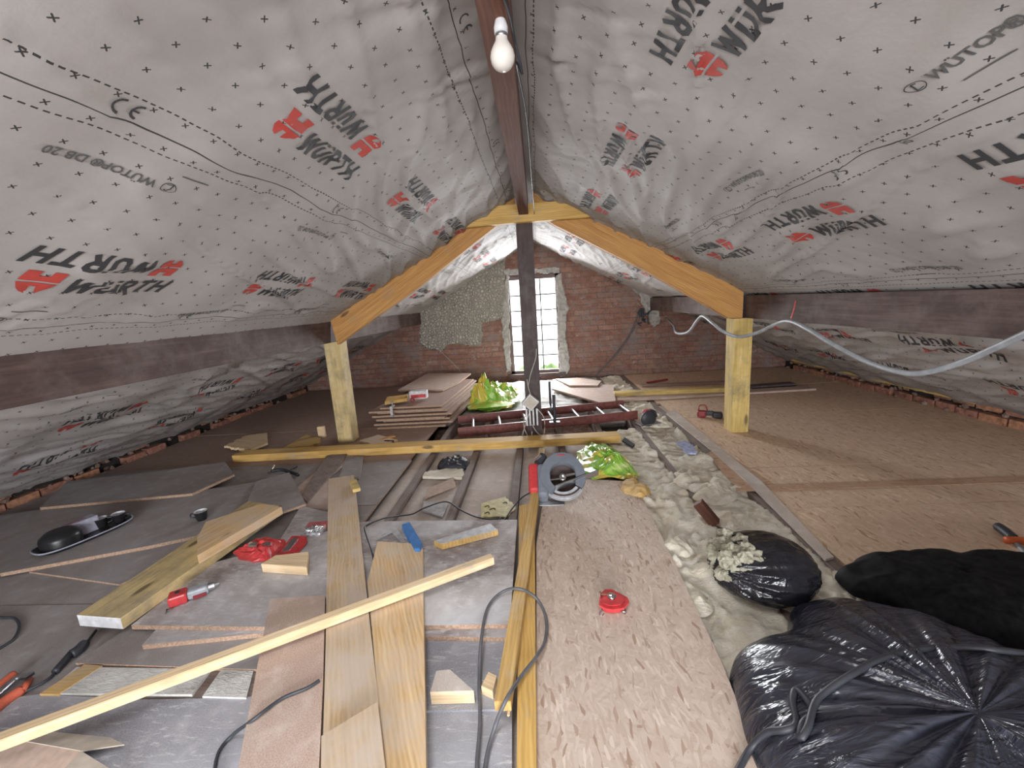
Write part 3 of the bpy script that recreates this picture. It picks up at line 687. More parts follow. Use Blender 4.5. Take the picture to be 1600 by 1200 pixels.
# ------------------------------------------------------------------ joists, bays, floor boards
JX = [1.235, 0.875, 0.515, 0.15, -0.20, -0.565, -0.93, -1.30]
for i, x in enumerate(JX):
    lab = ['dusty floor joist beside the boarded right-hand floor', 'old floor joist running through the loose cream insulation', 'floor joist under the long foreground board',
           'floor joist just right of the dark central post', 'floor joist left of the circular saw', 'floor joist with a black gap beside it, by the peach offcut', 'floor joist between the pale bay boards left of the offcuts', 'old floor joist running past the left yellow post'][i]
    w = 0.05 if i else 0.06
    bar('floor_joist', (x, Y0 + .1, -0.06), (x, 6.36, -0.06), w, 0.115, 'joist', lab, 'joist', bevel=0.003)
def hfield(name, x0, x1, y0, y1, res, f, zb, mat, label=None, cat=None, group=None, kind=None):
    nx = max(2, int((x1 - x0) / res)); ny = max(2, int((y1 - y0) / res)); cx, cy = (x0 + x1) / 2, (y0 + y1) / 2
    vs = []; fs = []
    for j in range(ny + 1):
        for i in range(nx + 1):
            x = x0 + (x1 - x0) * i / nx; y = y0 + (y1 - y0) * j / ny
            vs.append((x - cx, y - cy, f(x, y) - zb))
    for j in range(ny):
        for i in range(nx): k = j * (nx + 1) + i; fs.append((k, k + 1, k + nx + 2, k + nx + 1))
    ring = [i for i in range(nx + 1)] + [j * (nx + 1) + nx for j in range(1, ny + 1)] + [ny * (nx + 1) + i for i in range(nx - 1, -1, -1)] + [j * (nx + 1) for j in range(ny - 1, 0, -1)]
    base = len(vs); vs += [(vs[k][0], vs[k][1], 0) for k in ring]; n = len(ring)
    fs += [(ring[i], ring[(i + 1) % n], base + (i + 1) % n, base + i) for i in range(n)] + [tuple(range(base, base + n))]
    mb = MB(); mb.add(vs, fs, 0, None, True)
    return tag(mb.build(name, mat, None, (cx, cy, zb)), label, cat, group, kind)
def lump(x, y, a, s=1.0, seed=0):
    n1 = noise.noise(Vector((x * 3.2 * s, y * 3.2 * s, seed))); n2 = noise.noise(Vector((x * 7 * s + n1 * 2, y * 7 * s, seed + 3)))
    return a * (n1 * 0.5 + max(-.15, n2) * 0.55 + noise.noise(Vector((x * 18 + n2 * 3, y * 18, seed))) * 0.28 + noise.noise(Vector((x * 45, y * 45, seed))) * 0.16)
def insf(base, a, seed):
    return lambda x, y: base + lump(x, y, a, 1, seed)
hfield('insulation_strip', 0.905, 1.202, 1.2, 6.3, 0.014, insf(-0.005, 0.07, 1), -0.12, 'ins', 'long strip of lumpy cream insulation beside the boarded right-hand floor', 'insulation')
hfield('insulation_strip', 0.545, 0.847, 1.0, 3.66, 0.014, insf(0.0, 0.07, 5), -0.12, 'ins', 'strip of lumpy cream insulation along the right edge of the foreground board', 'insulation')
hfield('insulation_strip', 1.268, 1.36, 1.3, 6.3, 0.02, insf(-0.03, 0.03, 9), -0.12, 'ins', 'narrow sliver of insulation under the edge of the right-hand boarding', 'insulation')
bays = [(0.18, 0.487, 'bay left of the joist nearest the green packaging'), (-0.172, 0.122, 'bay under the yellow battens'), (-0.535, -0.228, 'wide pale bay in the middle, with the printed label'), (-0.90, -0.595, 'bay holding the peach offcut and black gloves'), (-1.10, -0.96, 'bay left of the offcuts')]
for i, (a, b, l) in enumerate(bays):
    hfield('bay_board', a, b, Y0 + .2, 3.52, 0.05, lambda x, y, i=i: -0.030 + 0.006 * noise.noise(Vector((x * 4, y * 3, i))), -0.119, 'plaster', 'pale dusty board between joists, ' + l, 'board')
# beyond the truss: white insulation
for i, (a, b, l) in enumerate([(0.545, 0.847, 'right of the drill stand'), (0.18, 0.487, 'between the ladder and the pale sheets'), (-0.172, 0.122, 'behind the central post'), (-0.535, -0.228, 'under the green packaging heap'), (-0.90, -0.595, 'beside the stack of sheets'), (-1.10, -0.96, 'under the right edge of the stack')]):
    y0 = 4.15 if i == 0 else 4.35
    hfield('insulation_batt', a, b, y0, 6.3, 0.03, insf(-0.0, 0.045, 20 + i), -0.119, 'insw', 'bright white insulation batt near the window, ' + l, 'insulation')
for i, (a, b, l) in enumerate([(0.18, 0.487, 'right'), (-0.172, 0.122, 'middle'), (-0.535, -0.228, 'left'), (-0.90, -0.595, 'far left'), (-1.10, -0.96, 'outermost')]):
    hfield('rubble_fill', a, b, 3.54, 4.33, 0.03, insf(-0.09, 0.05, 40 + i), -0.119, 'rubble', 'dark rubble under the ladder, ' + l + ' bay', 'rubble', kind='stuff')

# right-hand osb floor: sheets laid across, seams run across the roof
ys = [1.0, 1.58, 2.17, 2.72, 3.33, 3.94, 4.55, 5.15, 5.75, 6.34]
nm = ['under the black sack', 'with the orange-handled tool on it', 'behind the sheet with the orange-handled tool', 'in front of the right post', 'carrying the right post', 'carrying the red cordless tool', 'under the long pinkish plank', 'under the yellow batten', 'against the brick gable']
for i in range(9):
    a, b = ys[i] + 0.002, ys[i + 1] - 0.002
    xl = 1.262 if i < 3 else (1.30 if i < 6 else 1.27)
    slab('osb_sheet', [(xl, a), (3.61, a), (3.61, b), (xl, b)], 0.006 + (0.002 if i % 2 else 0), 0.018, 'osbr', 'chipedge', 'orange-brown OSB floor sheet on the right, ' + nm[i], 'board')
pslab('edging_strip', [(1041, 646), (1053, 640), (1190, 752), (1303, 870), (1290, 874), (1172, 757), (1108, 700)], 0.018, 0.010, 'plaster', None, 'narrow worn pale edge strip along the side of the right-hand floor', 'board')
pslab('clean_strip', [(1150, 759), (1150, 768), (1640, 752), (1640, 743)], 0.0105, 0.002, 'osbc', None, 'undusted brown seam strip across the right-hand floor', 'board')
pslab('clean_strip', [(1122, 700), (1207, 754), (1150, 760), (1132, 742), (1105, 708)], 0.0105, 0.002, 'osbc', None, 'undusted brown corner patch on the right-hand floor in front of the post', 'board')
# thin slivers
# left-hand chipboard floor
nl = ['nearest, beside the red-handled snips', 'under the extension lead', 'under the mug', 'in front of the left post', 'behind the left post', 'left of the stack', 'against the gable']
yl = [-0.2, 0.85, 1.5, 2.35, 3.1, 4.05, 5.1, 6.34]
for i in range(7):
    slab('chipboard_sheet', [(-3.72, yl[i] + .002), (-1.06 + (0.0 if i < 4 else -0.02), yl[i] + .002), (-1.06, yl[i + 1] - .002), (-3.72, yl[i + 1] - .002)], 0.012 + 0.002 * (i % 2), 0.0115, 'chip' if i < 4 else 'chipb', 'chipedge', 'grey-brown chipboard floor sheet on the left, ' + nl[i], 'board')
# loose sheets on the left
pslab('loose_sheet', [(62, 793), (300, 771), (366, 741), (352, 722), (240, 737), (105, 752)], 0.060, 0.018, 'chip', 'chipedge', 'loose grey chipboard sheet nearest the left eaves, behind the tray', 'board')
pslab('loose_sheet', [(0, 896), (232, 853), (322, 834), (376, 800), (404, 753), (300, 768), (62, 796), (-40, 812)], 0.040, 0.018, 'chip', 'chipedge', 'large loose chipboard sheet carrying the black tray', 'board')
pslab('loose_sheet', [(45, 893), (187, 913), (330, 846), (420, 790), (395, 770), (250, 830)], 0.0395 - .018, 0.0085, 'chip', 'chipedge', 'dark chipboard sheet with a pointed corner poking out under the tray sheet', 'board')
pslab('loose_sheet', [(380, 799), (400, 752), (452, 738), (478, 787), (440, 800)], 0.056, 0.014, 'chip', 'chipedge', 'small grey cut sheet beside the hammer', 'board')
# dusty sheets across the middle foreground
pslab('loose_sheet', [(205, 977), (505, 980), (797, 975), (808, 812), (560, 815), (445, 850), (330, 880)], 0.066, 0.018, 'chipd', 'chipedge', 'wide chipboard sheet thick with white dust under the planks', 'board')
pslab('loose_sheet', [(222, 1008), (400, 990), (794, 996), (797, 940), (420, 930), (260, 965)], 0.047, 0.018, 'chipd', 'chipedge', 'dusty chipboard sheet just below the wide dusty one', 'board')
pslab('loose_sheet', [(118, 1036), (400, 1046), (520, 1046), (520, 960), (230, 960)], 0.0285, 0.010, 'chip', 'chipedge', 'lowest grey sheet, with its brown edge above the exposed bay', 'board')
slab('grey_sheet', [P(-250, 1330, .02), P(800, 1330, .02), P(800, 1060, .02), P(640, 1052, .02), P(380, 1090, .02), P(225, 1093, .02), P(60, 1085, .02), P(-250, 1120, .02)], 0.020, 0.006, 'greyboard', None, 'scratched blue-grey sheet across the bottom of the floor', 'board')
pslab('grey_offcut', [(664, 1110), (788, 1108), (800, 984), (664, 984)], 0.0285, 0.008, 'greyboard', None, 'grey board showing between the plank and the yellow battens', 'board')
pslab('insulation_batt', [(70, 1083), (300, 1085), (330, 1045), (120, 1042)], 0.026, 0.0095, 'insw', None, 'pale insulation in the exposed bay, left of the diagonal batten', 'insulation')
pslab('insulation_batt', [(316, 1088), (385, 1090), (396, 1048), (346, 1046)], 0.026, 0.0095, 'insw', None, 'pale insulation in the exposed bay, right of the diagonal batten', 'insulation')
pslab('batten_strip', [(62, 1084), (92, 1084), (160, 1040), (132, 1038)], 0.028, 0.01, 'batten', None, 'short wood strip in the exposed bay at lower left', 'batten')
slab('bay_board', [P(100, 1098, 0), P(415, 1098, 0), P(415, 1035, 0), P(150, 1035, 0)], 0.016, 0.006, 'joist', None, 'brown board at the bottom of the exposed bay near the extension lead', 'board')
# boards left of the first plank
pslab('pale_board', [(428, 792), (512, 795), (512, 745), (545, 722), (560, 700), (530, 706)], 0.030, 0.012, 'chipp', None, 'pinkish board between the small cut sheet and the tall plank', 'board')
pslab('pale_board', [(435, 848), (512, 850), (512, 800), (470, 790)], 0.043, 0.012, 'chipd', None, 'pale dusty board beside the box of nails', 'board')
pslab('old_board', [(470, 775), (480, 784), (535, 722), (545, 703), (510, 712)], 0.043, 0.012, 'joist', None, 'narrow old board slanting up to the left yellow post', 'board')
pslab('dark_board', [(530, 745), (562, 745), (568, 713), (542, 713)], 0.034, 0.016, 'chip', None, 'small dark board at the far end of the tall plank', 'board')
# foreground osb
pslab('osb_sheet', [(838, 1340), (1216, 1340), (1185, 1180), (1130, 1040), (1050, 870), (1003, 776), (985, 752), (905, 748), (850, 775), (838, 850)], 0.030, 0.018, 'osb', 'chipedge', 'long OSB board in the centre foreground with the chalk reel on it', 'board')

# ------------------------------------------------------------------ stack of sheets
gs = 'stack of chipboard sheets behind the left post'
fx = [(585, 690), (578, 700), (590, 694), (583, 688), (575, 698), (581, 690), (572, 686), (587, 682)]
lv = ['bottom', 'second from the bottom', 'third from the bottom', 'fourth from the bottom', 'fourth from the top', 'third from the top', 'second from the top', 'topmost full']
for i in range(8):
    z = 0.035 + 0.026 * i
    a = P(fx[i][0], 672 - i * 4.3, z); b = P(fx[i][1], 672 - i * 4.3, z); yb = 5.55 - 0.05 * (i % 3)
    a.y = b.y = 3.98 + 0.035 * (i % 3) + 0.01 * i
    slab('stacked_sheet', [(a.x, a.y), (b.x, b.y), (b.x + .12, yb), (a.x + .15, yb)], z, 0.019, 'chipb', 'chipedge', 'brown chipboard sheet, %s sheet in the stack behind the left post' % lv[i], 'board', group=gs)
z = 0.035 + 0.026 * 8
pslab('stacked_sheet', [(622, 609), (692, 609), (716, 598), (736, 583), (668, 583)], z, 0.019, 'chipp', 'chipedge', 'pale sheet lying skewed on top of the stack', 'board')
o = pslab('wood_offcut', [(601, 628), (636, 622), (637, 616), (605, 620)], z + .035, 0.032, 'pine', None, 'orange wood offcut lying on the stack of sheets', 'offcut')
tb = P(655, 622, z); b = thing('screw_box', 'white and red box with a roll beside it on the stack of sheets', 'box', tb, 0.1)
MB().box(-.095, .095, -.04, .04, 0.0, .085, bev=.004).build('carton', 'whitep', b)
MB().box(-.08, .08, -.0425, -.0405, .012, .05).build('red_print', 'red', b)['label'] = 'red printed panel'
tr_ = P(650, 628, z); tp = thing('tape_roll', 'small round tape roll in front of the white box', 'tape', (tr_.x - .03, tr_.y - .02, z), 0.3)
MB().lathe([(.010, -.012), (.026, -.012), (.026, .012), (.010, .012), (.010, -.012)], 18, 0, Matrix.Translation((0, 0, .026)) @ Matrix.Rotation(PI / 2, 4, 'X')).build('roll', 'dred', tp)
cl = P(618, 632, z); c = thing('clamp', 'small steel clamp hanging over the front of the stack', 'clamp', (cl.x, 3.98, z), 0)
MB().box(-.012, .012, -.02, .06, 0, .012).box(-.012, .012, -.028, -.014, -.085, .012).box(-.012, .012, -.028, .03, -.093, -.08).build('jaw', 'galv', c)
MB().cyl((0, .02, -.02), (0, .02, .05), .005).box(-.02, .02, .015, .025, .045, .053).build('screw', 'steel', c)

# ------------------------------------------------------------------ sole plate and battens
def tim(name, px0, px1, w, h, zt, mat, label, cat='timber', off=0.0, **k):
    """timber whose near top edge runs between two pixels at height zt"""
    a = P(*px0, zt); b = P(*px1, zt); d = (b - a); n = Vector((-d.y, d.x, 0)).normalized()
    if n.y < 0: n = -n
    a = a + n * (w / 2 + off); b = b + n * (w / 2 + off); a.z = b.z = zt - h / 2
    return bar(name, a, b, w, h, mat, label, cat, **k)
tim('sole_plate', (362, 712), (970, 681), 0.13, 0.062, 0.077, 'pine', 'long yellow timber lying across the joists below the posts', endmat='post')
pslab('broken_board', [(350, 697), (392, 702), (418, 692), (417, 676), (385, 680)], 0.05, 0.02, 'pale', None, 'splintered pale board end above the left of the long timber', 'offcut', ragged=(0.02, (0, 4)))
pslab('broken_board', [(442, 700), (478, 697), (500, 692), (497, 683), (478, 679)], 0.045, 0.02, 'batten', None, 'splintered board by the foot of the left post', 'offcut', ragged=(0.02, (2, 3)))
ob = P(504, 683, 0.014); mb = MB(); mb.box(-.032, .032, -.02, .02, 0, .11); tag(mb.build('wood_block', ['pale'], None, ob, (0, 0, 0.15), 0.002), 'small pale block standing on end left of the left post', 'offcut')
tim('wood_block', (562, 688), (592, 697), 0.19, 0.05, 0.066, 'plank', 'thick timber offcut just right of the left post', 'offcut', endmat='pale')
tim('wood_block', (598, 687), (618, 681), 0.05, 0.05, 0.07, 'rafter', 'small orange offcut beside the thick offcut', 'offcut')
ob = P(609, 697, 0.016); b = thing('screw_tin', 'small dark tin with white lettering by the long timber', 'tin', ob, -0.1)
MB().box(-.05, .05, -.02, .02, 0, .05, bev=.004).build('tin', 'black', b); MB().box(-.035, .035, -.0215, -.0205, .012, .022).box(-.04, .02, -.0215, -.0205, .03, .038).build('label_print', 'whitep', b)

def plank(name, px, zt, th, mat, label, cat='plank', endmat=None, **k):
    return pslab(name, px, zt, th, mat, endmat, label, cat, **k)
plank('plank', [(500, 1335), (509, 1000), (513, 748), (553, 742), (570, 900), (582, 1010), (604, 1200), (618, 1335)][::-1], 0.112, 0.045, 'plank', 'tall dusty pine plank in the left centre, partly under the diagonal batten')
plank('plank', [(668, 1335), (660, 850), (590, 846), (574, 910), (590, 1080), (612, 1335)][::-1], 0.106, 0.040, 'plank2', 'cleaner pine plank beside the tall one, with knots')
plank('plank', [(330, 1335), (372, 1200), (422, 935), (508, 930), (505, 1060), (492, 1335)][::-1], 0.096, 0.020, 'chipp', 'pinkish chipboard strip left of the two planks', 'board', 'chipedge')
plank('plank', [(500, 1335), (502, 1150), (590, 1096), (602, 1200), (612, 1335)], 0.135, 0.022, 'plank', 'short stained plank end lying on the tall plank at the bottom')
tim('small_batten', (551, 765), (563, 762), 0.16, 0.022, 0.136, 'post', 'short batten offcut at the far end of the tall plank', 'batten', endmat='pale')
# diagonal batten: crosses the frame at lower left
a = P(-60, 1170, 0.17); b = P(772, 868, 0.155)
tim('diagonal_batten', (-130, 1205), (772, 871), 0.036, 0.034, 0.151, 'pale', 'long pale batten lying diagonally over the planks', 'batten')
# yellow battens beside the osb
def tbat(name, pL, pR, pL2, pR2, zt, h, mat, label):
    return pslab(name, [pL, pL2, pR2, pR], zt, h, mat, None, label, 'batten', bevel=0.0015)
tbat('long_batten', (772, 1096), (798, 1096), (842, 700), (852, 700), 0.098, 0.034, 'batten', 'yellow batten leaning across from the long timber to the broken end')
tbat('long_batten', (806, 1335), (839, 1335), (811, 790), (835, 785), 0.060, 0.034, 'pine', 'yellow batten lying tight against the left edge of the foreground board')
# splinters at the broken end
for k, (u, v, du, dv, l) in enumerate(((783, 1108, -6, -26, 'left'), (792, 1118, 2, -30, 'right'))):
    tim('splinter', (u, v), (u + du, v + dv), 0.008, 0.006, 0.07, 'pale', 'pale splinter at the broken end of the yellow batten, %s one' % l, 'splinter')
# large timbers on the left
def beam_px(name, px, zt, h, mat, label, endmat='pale'):
    o = pslab(name, px, zt, h, mat, None, label, 'timber', bevel=0.002)
    return o
o = slab('thick_timber', [P(188, 966, .115), P(440, 790, .115), P(388, 783, .115), P(120, 961, .115)], .115, .048, 'postd', None, 'thick yellow timber slanting away on the left, white sawn end towards the camera', 'timber')
o.data.materials.append(M['whitep']); 
for f in o.data.polygons:
    if f.normal.x < -0.9 or (abs(f.normal.z) < .3 and f.center.x < -0.3 and abs(f.normal.x) > 0.8): f.material_index = 1
slab('timber_offcut', [P(308, 868, .16), P(440, 792, .16), P(408, 787, .16), P(322, 815, .16), P(308, 840, .16)], .16, .043, 'plank2', None, 'wide timber offcut lying on the far end of the thick timber', 'offcut')
slab('wood_block', [P(408, 881, .11), P(479, 886, .11), P(482, 862, .11), P(430, 868, .11)], .11, .042, 'pale', None, 'pale block with a bright sawn face below the red pouch', 'offcut')
# offcut with grey top
slab('wood_offcut', [P(678, 845, .10), P(690, 850, .10), P(778, 828, .10), P(766, 818, .10)], .10, .03, 'galv', 'batten', 'short grey-topped offcut with an orange edge', 'offcut')
slab('wood_offcut', [P(672, 1081, .075), P(740, 1079, .075), P(703, 1046, .075), P(682, 1048, .075)], .075, .045, 'plaster', 'pale', 'wedge-shaped offcut with a pale yellow sawn edge', 'offcut')
slab('wood_block', [P(752, 1072, .06), P(770, 1080, .06), P(776, 1056, .06), P(763, 1050, .06)], .06, .03, 'pale', None, 'small pale block beside the broken batten', 'offcut')
slab('wood_offcut', [P(664, 776, .0), P(712, 757, .0), P(708, 746, .0), P(668, 764, .0)], .0, .018, 'card', None, 'peach coloured offcut between the joists', 'offcut')
slab('broken_board', [P(660, 744, .0), P(722, 746, .0), P(724, 733, .0), P(700, 731, .0), P(664, 737, .0)], .0, .02, 'ins', None, 'ragged cream board piece behind the peach offcut', 'offcut', ragged=(0.012, (1, 2, 3)))
slab('metal_plate', [P(660, 796, .0), P(692, 806, .0), P(700, 786, .0), P(662, 782, .0)], -.005, .01, 'galv', None, 'grey metal plate lying in a bay behind the cable', 'plate')

# ------------------------------------------------------------------ far right: sheets, planks
pslab('pale_sheet', [(862, 607), (948, 632), (962, 627), (958, 601), (905, 600), (868, 600)], 0.06, 0.02, 'chipp', 'chipb', 'pale pinkish sheet lying beyond the ladder', 'board')
pslab('pale_sheet', [(890, 602), (934, 602), (940, 595), (905, 590), (868, 592)], 0.085, 0.02, 'chipp', 'chipb', 'smaller pale sheet on top near the window', 'board')
tim('yellow_batten', (961, 614), (1150, 606), 0.11, 0.045, 0.075, 'post', 'yellow batten lying by the gable, left of the right post', 'batten')
tim('pink_plank', (958, 626), (1276, 607), 0.16, 0.022, 0.032, 'chipp', 'long pinkish plank lying across behind the right post', 'plank')
tim('dark_plank', (1176, 604), (1245, 599), 0.12, 0.028, 0.04, 'king', 'short dark plank behind the right post', 'plank')
tim('thin_board', (1003, 603), (1150, 597), 0.14, 0.018, 0.028, 'chipb', 'thin brown board by the gable behind the yellow batten', 'board')
tim('red_level', (1012, 597), (1044, 592), 0.03, 0.02, 0.035, 'dred', 'small red tool lying by the foot of the gable', 'tool')

# ------------------------------------------------------------------ ladder
LA, LB = P(716, 682, 0.005), P(996, 654, 0.005)
ld = (LB - LA); Ll = ld.length; ang = math.atan2(ld.y, ld.x)
lad = thing('ladder', 'red-brown ladder lying on its back across the joists behind the dark post', 'ladder', (LA.x, LA.y, 0.001), ang)
for yy in (0.0, 0.44):
    MB().box(0, Ll if yy == 0 else Ll * 1.02, yy - .013, yy + .013, 0, 0.085, bev=.003).build('side_rail', 'ladder', lad)
for k in range(7):
    x = 0.14 + k * 0.262
    if x < Ll - .03: MB().cyl((x, 0, .045), (x + 0.02, .44, .045), .013, n=10).build('rung', 'galv', lad)

# stand / clamps
st = P(868, 678, 0.0)
s_ = thing('tool_stand', 'black steel prop stand just right of the dark central post', 'stand', (st.x, st.y + .06, 0.086), 0.0)
MB().cyl((0, 0, 0.0), (0, 0, .27), .014).build('tube', 'rubber', s_); MB().cyl((-.03, .12, .06), (-.03, .12, .37), .011).build('tube', 'rubber', s_)
MB().box(-.05, .05, -.03, .03, 0, .014, bev=.003).build('base', 'rubber', s_); MB().box(-.045, .012, -.005, .13, .13, .15).build('bracket', 'rubber', s_)

# junction box on king post
jp = PY(829, 628, 3.50)
jb = thing('junction_box', 'grey junction box with loose cables on the dark central post', 'junction box', (jp.x, 3.50, jp.z), 0)
MB().box(-.055, .055, -.03, .03, -.055, .055, 0, Matrix.Rotation(0.75, 4, 'Y'), .006).build('box_body', 'galv', jb)
MB().box(-.045, .045, -.034, -.03, -.045, .045, 0, Matrix.Rotation(0.75, 4, 'Y')).build('box_cover', 'cardi', jb)
for dx in (-.04, -.012, .018, .05):
    MB().box(dx - .007, dx + .007, -.01, .0, -.21, -.06).build('strip', 'whitep', jb)
for path in ([(-.03, 0, -.06), (-.07, -.02, -.2), (-.02, -.03, -.33), (.0, -.02, -.26)], [(.05, 0, -.06), (.11, -.02, -.15), (.10, -.02, -.30), (.06, -.03, -.33)], [(.0, 0, -.06), (-.05, -.01, -.18), (-.10, -.03, -.33)], [(.0, 0, -.2), (.05, -.02, -.28), (.14, -.04, -.33)], [(0.01, 0.0, .05), (-.01, -.01, .12), (-.02, 0, .2)]):
    MB().tube(path, .004, 6).build('wire', 'cablew', jb)
MB().tube([PY(825, 605, 3.55), PY(829, 585, 3.56), PY(837, 560, 3.57), PY(838, 545, 3.575)], .004, 6).build('wire', 'cablew', None)
bpy.data.objects[-1] if False else None
wo = [o for o in COL.objects if o.name.startswith('wire')][-1]; wo.parent = None; wo.name = 'thin_cable'
tag(wo, 'thin pale cable curving down the front of the dark central post', 'cable')

# ------------------------------------------------------------------ bulb
bx, by = PY(785, 85, 1.14).x, 1.14
bl = thing('light_bulb', 'frosted light bulb hanging in a white holder from the ridge beam', 'light', (bx, by, 1.86), 0)
T = Matrix.Translation((0, 0, PY(785, 90, 1.14).z - 1.86))
MB().lathe([(0.0, -.030), (.010, -.0285), (.020, -.023), (.0275, -.012), (.030, 0.0), (.028, .012), (.022, .024), (.016, .034), (.0145, .042)], 28, 0, T).build('glass_bulb', 'bulb', bl)
MB().lathe([(0, .040), (.0145, .040), (.0145, .052), (0, .052)], 20, 0, T).build('bulb_cap', 'steel', bl)
MB().lathe([(0, .050), (.016, .050), (.017, .064), (.012, .082), (.005, .088), (0, .088)], 20, 0, T).build('lamp_holder', 'whitep', bl)
zt = PY(785, 90, 1.14).z - 1.86
MB().tube([(0, 0, zt + .086), (.003, .0, zt + .10), (0, -.01, max(zt + .11, 0.004))], .0035, 6).build('flex', 'cablew', bl)
MB().tube([(bx + .006, 1.02, 1.853), (bx + .022, 1.10, 1.853), (bx + .03, 1.2, 1.85), (bx + .045, 1.26, 1.80), (bx + .03, 1.32, 1.85), (bx + .05, 1.7, 1.855), (bx + .06, 2.6, 1.855), (bx + .07, 3.4, 1.855)], .0035, 6).build('lighting_cable', 'cable', None)
tag([o for o in COL.objects if o.name.startswith('lighting_cable')][0], 'black cable clipped along the underside of the ridge beam', 'cable')

# ------------------------------------------------------------------ conduit on the right
pts = [PY(1040, 497, 6.3), PY(1052, 508, 5.4), PY(1057, 520, 4.6), PY(1075, 519, 4.1), PY(1090, 500, 3.8), PY(1099, 494, 3.6), PY(1115, 506, 3.4), PY(1130, 518, 3.3), PY(1153, 526, 3.25), PY(1180, 521, 3.1), PY(1215, 505, 2.9), PY(1235, 502, 2.75), PY(1262, 514, 2.55), PY(1300, 537, 2.35), PY(1350, 563, 2.15), PY(1400, 580, 1.95), PY(1440, 583, 1.85), PY(1500, 567, 1.72), PY(1560, 541, 1.58), PY(1640, 505, 1.42), PY(1780, 450, 1.2)]
o = MB().tube(pts, .0125, 12, sub=5).build('conduit', 'conduit'); tag(o, 'grey corrugated conduit looping along under the right roof beam', 'conduit')
# wires on gable
wk = [((1000, 482), (985, 520), (960, 555), (935, 583)), ((1003, 492), (990, 515), (975, 540), (952, 566), (930, 588))]
for i, p in enumerate(wk):
    o = MB().tube([PY(u, v, G - .035 - .01 * i) for u, v in p], .008 if i == 0 else .005, 6).build('wall_cable', 'cableg'); tag(o, ['dark cable running diagonally down the gable', 'thinner cable beside the dark one on the gable'][i], 'cable')
mb = MB()
for k in range(14):
    c = PY(random.uniform(1000, 1013), random.uniform(480, 505), G - .06); q = c + Vector((random.uniform(-.06, .06), random.uniform(-.03, .02), random.uniform(-.12, .06)))
    mb.tube([c, (c + q) / 2 + Vector((random.uniform(-.05, .05), 0, random.uniform(-.05, .05))), q], .011, 6)
tag(mb.build('cable_bundle', 'cable'), 'black bundle of old cable ends under the right roof beam at the gable', 'cable')
o = MB().tube([PY(687, 548, G - .03), PY(700, 560, G - .04), PY(715, 575, G - .05), PY(722, 585, G - .06)], .005, 6).build('thin_cable', 'cablew'); tag(o, 'thin pale cable hanging below the plaster patch', 'cable')
o = MB().tube([PY(1243, 470, 2.55), PY(1240, 485, 2.56), PY(1236, 498, 2.57)], .003, 6).build('red_string', 'red'); tag(o, 'thin red string hanging on the right roof beam', 'string')

# ------------------------------------------------------------------ crumpled things
def film(name, outline, z0, hgt, mat, seed=0, nr=9, na=34, jz=0.5, parent=None, loc=None):
    """stiff crumpled film: sharp flat facets over an uneven heap"""
    rnd = random.Random(seed); c = sum((Vector((p[0], p[1], 0)) for p in outline), Vector()) / len(outline)
    pol = [Vector((p[0] - c.x, p[1] - c.y, 0)) for p in outline]; m = len(pol); vs = [(0, 0, hgt)]; fs = []
    for k in range(1, nr + 1):
        r = k / nr
        for i in range(na):
            f = (i + (0.5 if k % 2 else 0)) / na * m; a = pol[int(f) % m]; b = pol[(int(f) + 1) % m]; p = (a + (b - a) * (f - int(f))) * r * rnd.uniform(.90, 1.06)
            z = hgt * max(0.12, (1 - r ** 2.5)) * (1 + 0.9 * noise.noise(Vector((p.x * 9, p.y * 9, seed)))) + hgt * jz * rnd.uniform(-.5, .5) * (1 - .5 * r)
            vs.append((p.x, p.y, max(z, .003)))
    for i in range(na): fs.append((0, 1 + i, 1 + (i + 1) % na))
    for k in range(nr - 1):
        for i in range(na):
            A, B = 1 + k * na + i, 1 + k * na + (i + 1) % na; C, D = 1 + (k + 1) * na + (i + 1) % na, 1 + (k + 1) * na + i
            fs += [(A, B, C), (A, C, D)]
    b0 = 1 + (nr - 1) * na; nb = len(vs); vs += [(vs[b0 + i][0] * .97, vs[b0 + i][1] * .97, 0) for i in range(na)]
    fs += [(b0 + i, nb + i, nb + (i + 1) % na, b0 + (i + 1) % na) for i in range(na)] + [tuple(range(nb, nb + na))]
    mb = MB(); mb.add(vs, fs); return mb.build(name, mat, parent, loc or (c.x, c.y, z0))
